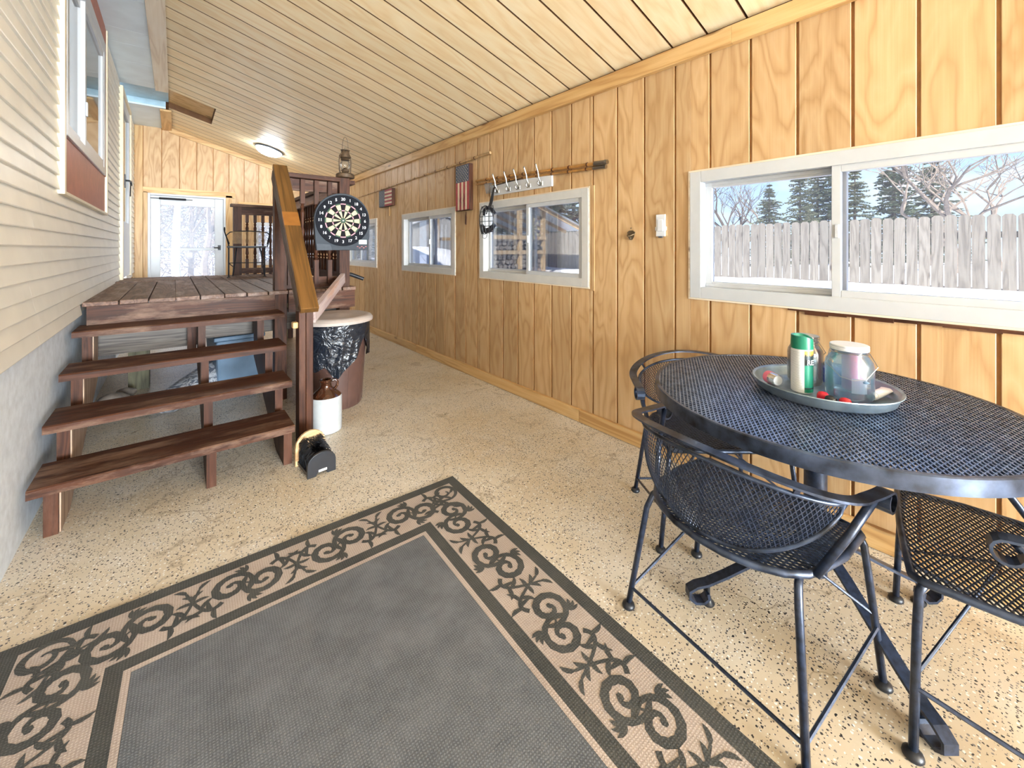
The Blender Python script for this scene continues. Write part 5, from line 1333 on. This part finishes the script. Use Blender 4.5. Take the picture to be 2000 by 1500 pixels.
# woodshed with stacked logs
M['shed_pine'] = wood('shed_lumber', srgb(180,160,130), srgb(164,142,108), srgb(136,110,80), 'z', 0.7, knots=True)
M['sheet'] = plain('corrugated_white_sheet', srgb(160,166,172), 0.4, noise=0.04)
shed = thing('woodshed', 'open lumber woodshed with sloping white sheet roof by the fence', 'shed', (6.3, 8.3, 0))
def sh(nm, mb, mt): return child(nm, mb, mt, shed)
for x in (5.38, 6.22, 6.98):
    for y in (7.22, 9.6): sh('post', MB().box(x-0.045, x+0.045, y-0.045, y+0.045, 0.0, 2.75-(x-5.3)*0.33), 'shed_pine')
for y in (7.17, 9.65):
    for z in (0.62, 1.16, 1.50): sh('beam', MB().obox((5.34, y, z), (7.02, y, z), 0.038, 0.085), 'shed_pine')
for k in range(5): sh('rafter', MB().obox((5.0, 7.05+k*0.68, 2.80), (8.35, 7.05+k*0.68, 1.70), 0.038, 0.085), 'shed_pine')
for z in (0.66, 1.20): sh('shelf', MB().box(5.36, 7.0, 7.25, 9.58, z-0.03, z), 'shed_pine')
for k in range(3):
    mb = MB(); vs = []; fs = []; y0_, y1_ = 6.95+k*0.98, 6.95+k*0.98+1.02; n = 24
    for i in range(2):
        for j in range(n+1):
            yy = y0_+(y1_-y0_)*j/n; zz = 0.012*(1 if j % 2 else -1)+0.01*(k % 2)
            vs.append((4.9 if i == 0 else 8.45, yy, (2.89 if i == 0 else 1.725)+zz))
    for j in range(n): fs.append((j, j+1, n+1+j+1, n+1+j))
    b0 = len(vs); vs += [(v[0], v[1], v[2]+0.008) for v in vs]; fs += [tuple(q+b0 for q in f)[::-1] for f in fs]
    obj('roof_sheet', MB().add([(a-6.3, b_-8.3, c_) for a, b_, c_ in vs], fs), M['sheet'], shed)
M['log_end'] = plain('split_log_end', srgb(122,116,110), 0.85, noise=0.2, nscale=18); M['bark'] = plain('log_bark', srgb(88,80,74), 0.9, noise=0.25)
LM = []
for q in range(5):
    rr = random.Random(q+3); n = rr.choice((3, 4, 5, 7)); pts = [(0.066*rr.uniform(0.75, 1.12)*cos(2*pi*k/n+q), 0.066*rr.uniform(0.75, 1.12)*sin(2*pi*k/n+q)) for k in range(n)]
    mb = MB(); mb.prism(pts, -0.2, 0.2, 'y'); mb.m = [0, 0]+[1]*(len(mb.f)-2); LM.append(mesh_of('firewood_log', mb, [M['log_end'], M['bark']]))
for (zlo, zhi) in ((0.66, 1.10), (1.20, 1.44)):
    z = zlo+0.062; row = 0
    while z < zhi:
        x = 5.46+(0.06 if row % 2 else 0)
        while x < 6.94:
            if abs(x-6.22) > 0.02:
                o = bpy.data.objects.new('firewood_log', RND.choice(LM)); C.objects.link(o); o.location = (x, 7.42+RND.uniform(-0.04, 0.04), z); o.rotation_euler = (0, RND.uniform(0, 6.28), 0)
                tag(o, 'split grey firewood log stacked in the open woodshed', 'log', 'firewood logs stacked in the woodshed')
            x += RND.uniform(0.115, 0.135)
        z += 0.108; row += 1

# little outbuilding under snow, seen through the small sliding window
ob = thing('snowy_shed', 'grey outbuilding with a thick snow covered gable roof', 'shed', (7.3, 13.2, 0), radians(-20))
obj('wall', MB().box(-1.5, 1.5, -1.2, 1.2, 0, 1.75).prism([(-1.5, 1.75), (1.5, 1.75), (0, 2.35)], -1.2, 1.2, 'y'), plain('shed_grey', srgb(150,150,150), 0.8), ob)
mb = MB(); mb.prism([(-1.75, 1.70), (0, 2.40), (1.75, 1.70), (1.75, 1.95), (0.1, 2.72), (-0.1, 2.72), (-1.75, 1.95)], -1.4, 1.4, 'y'); obj('snow_roof', mb, M['snow'], ob, bevel=0.08)
obj('door', MB().box(-0.45, 0.45, -1.23, -1.2, 0.05, 1.6), plain('shed_door', srgb(120,122,126), 0.7), ob)
for k, (b_, d_, r, lab) in enumerate(((27.2, 9.0, 1.15, 'snow mound in front of the grey outbuilding'), (31.0, 9.5, 1.0, 'rounded snow mound beside the woodshed'))):
    x, y = pos(b_, d_); mb = MB().sphere((0, 0, 0), r, 24, 14, (1.2, 1, 0.75)); mb.v = [tuple(Vector(v)*(1+0.10*mnoise.noise(Vector(v)*1.6+Vector((k*7, 0, 0))))) for v in mb.v]
    tag(obj('snow_mound', mb, M['snow'], smooth=True, loc=(x, y, 0.42)), lab, 'snow')

# trees
M['needle'] = plain('conifer_needles', srgb(62,74,54), 0.9, noise=0.3, nscale=3); M['needle2'] = plain('pale_conifer_needles', srgb(84,90,70), 0.9, noise=0.25, nscale=3)
M['trunk'] = plain('tree_bark', srgb(78,68,62), 0.9, noise=0.25); M['twig'] = plain('bare_twigs', srgb(116,105,96), 0.9, noise=0.2); M['birch'] = plain('birch_bark', srgb(176,174,170), 0.8, noise=0.12)
def conifer(h, w, seed, fullness=1.0):
    rr = random.Random(seed); mb = MB()
    lv = int(95*fullness)
    for i in range(lv):
        q = min(0.985, max(0, (i+rr.uniform(-2, 2))/lv)); z = h*(0.08+0.90*q); R = w*(1-q)**0.85*rr.uniform(0.65, 1.15)+0.05; nb = 4
        for k in range(nb):
            a = 2*pi*(k+rr.random())/nb; d = Vector((cos(a), sin(a), 0)); L = R*rr.uniform(0.7, 1.1); droop = rr.uniform(-0.40, 0.05)*L
            s_ = Vector((-sin(a), cos(a), 0)); base = Vector((0, 0, z)); n = 6
            for j in range(n):
                p = base+d*L*(j+0.6)/n+Vector((0, 0, droop*((j+0.6)/n)**1.5+0.10*L*(j/n)))
                ll = L*0.22*(1-0.5*j/n)+0.08
                for sg in (-1, 1):
                    e_ = p+(d*0.6+s_*sg).normalized()*ll+Vector((0, 0, rr.uniform(-0.10, 0.02)))
                    m2 = (p+e_)/2+Vector((0, 0, -0.05-0.03*rr.random()))
                    mb.add([p+Vector((0, 0, 0.02)), e_, m2-d*0.06, m2+d*0.06+Vector((0, 0, 0.05))], [(0, 2, 1), (0, 1, 3)])
    return mb
def trunk_mesh(h, r):
    return MB().tube([(0, 0, -0.2), (0.02, 0.01, h*0.3), (0, 0.02, h*0.65), (0, 0, h*0.98)], [r, r*0.8, r*0.45, 0.01], 8)
CON = [(mesh_of('foliage', conifer(1.0*8, 1.55, 1), M['needle']), mesh_of('trunk', trunk_mesh(8, 0.14), M['trunk'])),
       (mesh_of('foliage', conifer(1.0*8, 2.1, 5, 0.8), M['needle2']), mesh_of('trunk', trunk_mesh(8, 0.14), M['trunk']))]
def put_conifer(kind, b_, d_, h, wf, label, group='conifers beyond the fence'):
    x, y = pos(b_, d_); t_ = thing('conifer_tree', label, 'tree', (x, y, 0), RND.uniform(0, 6.28), group)
    for nm, me in zip(('foliage', 'trunk'), CON[kind]):
        o = bpy.data.objects.new(nm, me); C.objects.link(o); o.parent = t_; o.scale = (wf*h/8, wf*h/8, h/8)
def bare(seed, h, spread, lean=0.0, r0=0.10, depth=5, mb=None):
    rr = random.Random(seed); mb = MB()
    def grow(p, d, L, r, k):
        n = 3; pts = [p]; q = p.copy(); dd = d.copy()
        for i in range(n):
            dd = (dd+Vector((rr.uniform(-.22, .22), rr.uniform(-.22, .22), rr.uniform(-.05, .18)))).normalized(); q = q+dd*L/n; pts.append(q.copy())
        mb.tube(pts, [r, r*0.86, r*0.74, r*0.62], 5 if k > 2 else 3, caps=False)
        if k == 0: return
        for c in range(rr.choice((2, 3, 3))):
            a = rr.uniform(0, 6.28); ax = Vector((cos(a), sin(a), rr.uniform(-0.2, 0.4)))
            nd = (dd*1.0+ax*spread*rr.uniform(0.6, 1.1)).normalized(); grow(pts[rr.choice((2, 3))], nd, L*rr.uniform(0.62, 0.82), r*0.60, k-1)
    grow(Vector((0, 0, -0.1)), Vector((lean, 0, 1)).normalized(), h*0.34, r0, depth)
    return mb
BARE = [mesh_of('bare_tree', bare(s_, 7.0, sp_, ln_, 0.12, 5), M[mt]) for s_, sp_, ln_, mt in ((2, 0.75, 0.1, 'trunk'), (4, 0.95, -0.12, 'twig'), (9, 1.0, 0.05, 'twig'))]
def put_bare(kind, b_, d_, h, label, group='bare trees beyond the fence'):
    x, y = pos(b_, d_); o = bpy.data.objects.new('bare_tree', BARE[kind]); C.objects.link(o); o.location = (x, y, 0); o.rotation_euler = (0, 0, RND.uniform(0, 6.28)); o.scale = (h/7,)*3
    tag(o, label, 'tree', group)
def bu(u): return 39.70+math.degrees(math.atan((u-1000)/795))
put_conifer(0, 82.9, 30, 8.2, 1.0, 'tall dark spruce standing alone in the right pane of the long window')
put_conifer(0, 78.0, 26, 6.4, 1.0, 'dark spruce partly hidden by the window divider')
put_conifer(1, 75.0, 24, 5.9, 0.8, 'slim pale spruce in the middle of the left pane')
put_conifer(1, 72.0, 19, 3.9, 1.2, 'low bushy evergreen above the fence in the left pane')
put_conifer(0, 65.4, 24, 4.2, 0.9, 'dark evergreen at the left edge of the long window')
put_conifer(1, 79.8, 22, 4.9, 1.0, 'rounded pale evergreen just right of the window divider')
put_conifer(1, 85.6, 33, 7.2, 1.2, 'hazy broad evergreen behind the bare tree crowns')
put_conifer(1, 76.6, 27, 6.6, 1.0, 'pale spruce next to the window divider in the left pane')
put_bare(0, 69.2, 20, 6.2, 'dark forked bare tree in the left pane of the long window'); put_bare(0, 67.2, 23, 5.6, 'thin dark bare tree leaning near the left edge of the long window')
put_bare(1, 84.6, 20, 6.6, 'pale bare tree with a wide crown right of the tall spruce'); put_bare(2, 87.2, 19, 6.8, 'pale bare tree at the right side of the long window')
put_bare(1, 89.8, 21, 7.4, 'pale bare tree at the right edge of the long window'); put_bare(2, 73.5, 30, 6.6, 'greyish bare tree between the evergreens in the left pane')
for b_, d_, h, k, lab in ((48.3, 17, 6.0, 1, 'bushy evergreen behind the woodshed roof at the right of the middle window'), (45.0, 22, 7.5, 1, 'tall evergreen behind the woodshed roof'), (39.0, 21, 5.5, 0, 'dark evergreen seen between the woodshed posts'), (35.5, 24, 7.0, 0, 'dark evergreen behind the woodshed, left of its posts'),
                          (26.3, 24, 7.5, 0, 'dark evergreen left of the grey outbuilding'), (29.5, 27, 8.0, 0, 'dark evergreen behind the outbuilding roof'), (20.3, 20, 6.0, 1, 'evergreen seen through the farthest window')):
    put_conifer(k, b_, d_, h, 1.25, lab, 'conifers behind the sheds')
# woods beyond the far door
TB = mesh_of('birch_tree', bare(21, 8.5, 0.6, 0.06, 0.13, 4), M['birch']); TG = mesh_of('grey_tree', bare(27, 8.5, 0.6, -0.05, 0.11, 4), M['twig'])
for k, (x, y, me, lab) in enumerate(((-0.35, 13.5, TB, 'white birch trunk seen at the left of the far door glass'), (0.12, 15.5, TB, 'leaning white birch in the middle of the far door glass'), (0.80, 16.5, TG, 'grey trunk at the right of the far door glass'), (0.45, 19.0, TG, 'grey tree deeper in the woods behind the far door'), (-0.75, 18.0, TG, 'grey tree at the far left behind the end door'), (2.3, 17.0, TG, 'grey tree behind the far end window'))):
    o = bpy.data.objects.new('birch_tree' if me is TB else 'grey_tree', me); C.objects.link(o); o.location = (x, y, -0.1); o.rotation_euler = (0, 0, k*1.3); tag(o, lab, 'tree', 'trees outside the far door')
mb = MB(); rr = random.Random(5)
for k in range(9000):
    x = rr.uniform(-5, 18); y = rr.uniform(17, 27) if x < 6 else rr.uniform(26, 34); z = rr.uniform(0, 6.5); a = rr.uniform(0, 6.28); L = rr.uniform(0.4, 1.6)
    d = Vector((cos(a)*0.6, sin(a)*0.3, rr.uniform(-0.2, 1.0))).normalized(); mb.tube([(x, y, z), Vector((x, y, z))+d*L*0.5+Vector((rr.uniform(-.1, .1), 0, 0)), Vector((x, y, z))+d*L], [0.022, 0.016, 0.008], 3, caps=False)
br = obj('brushwood', mb, M['twig'], kind='stuff'); tag(br, 'tangle of bare twigs and saplings in the woods', 'brush')
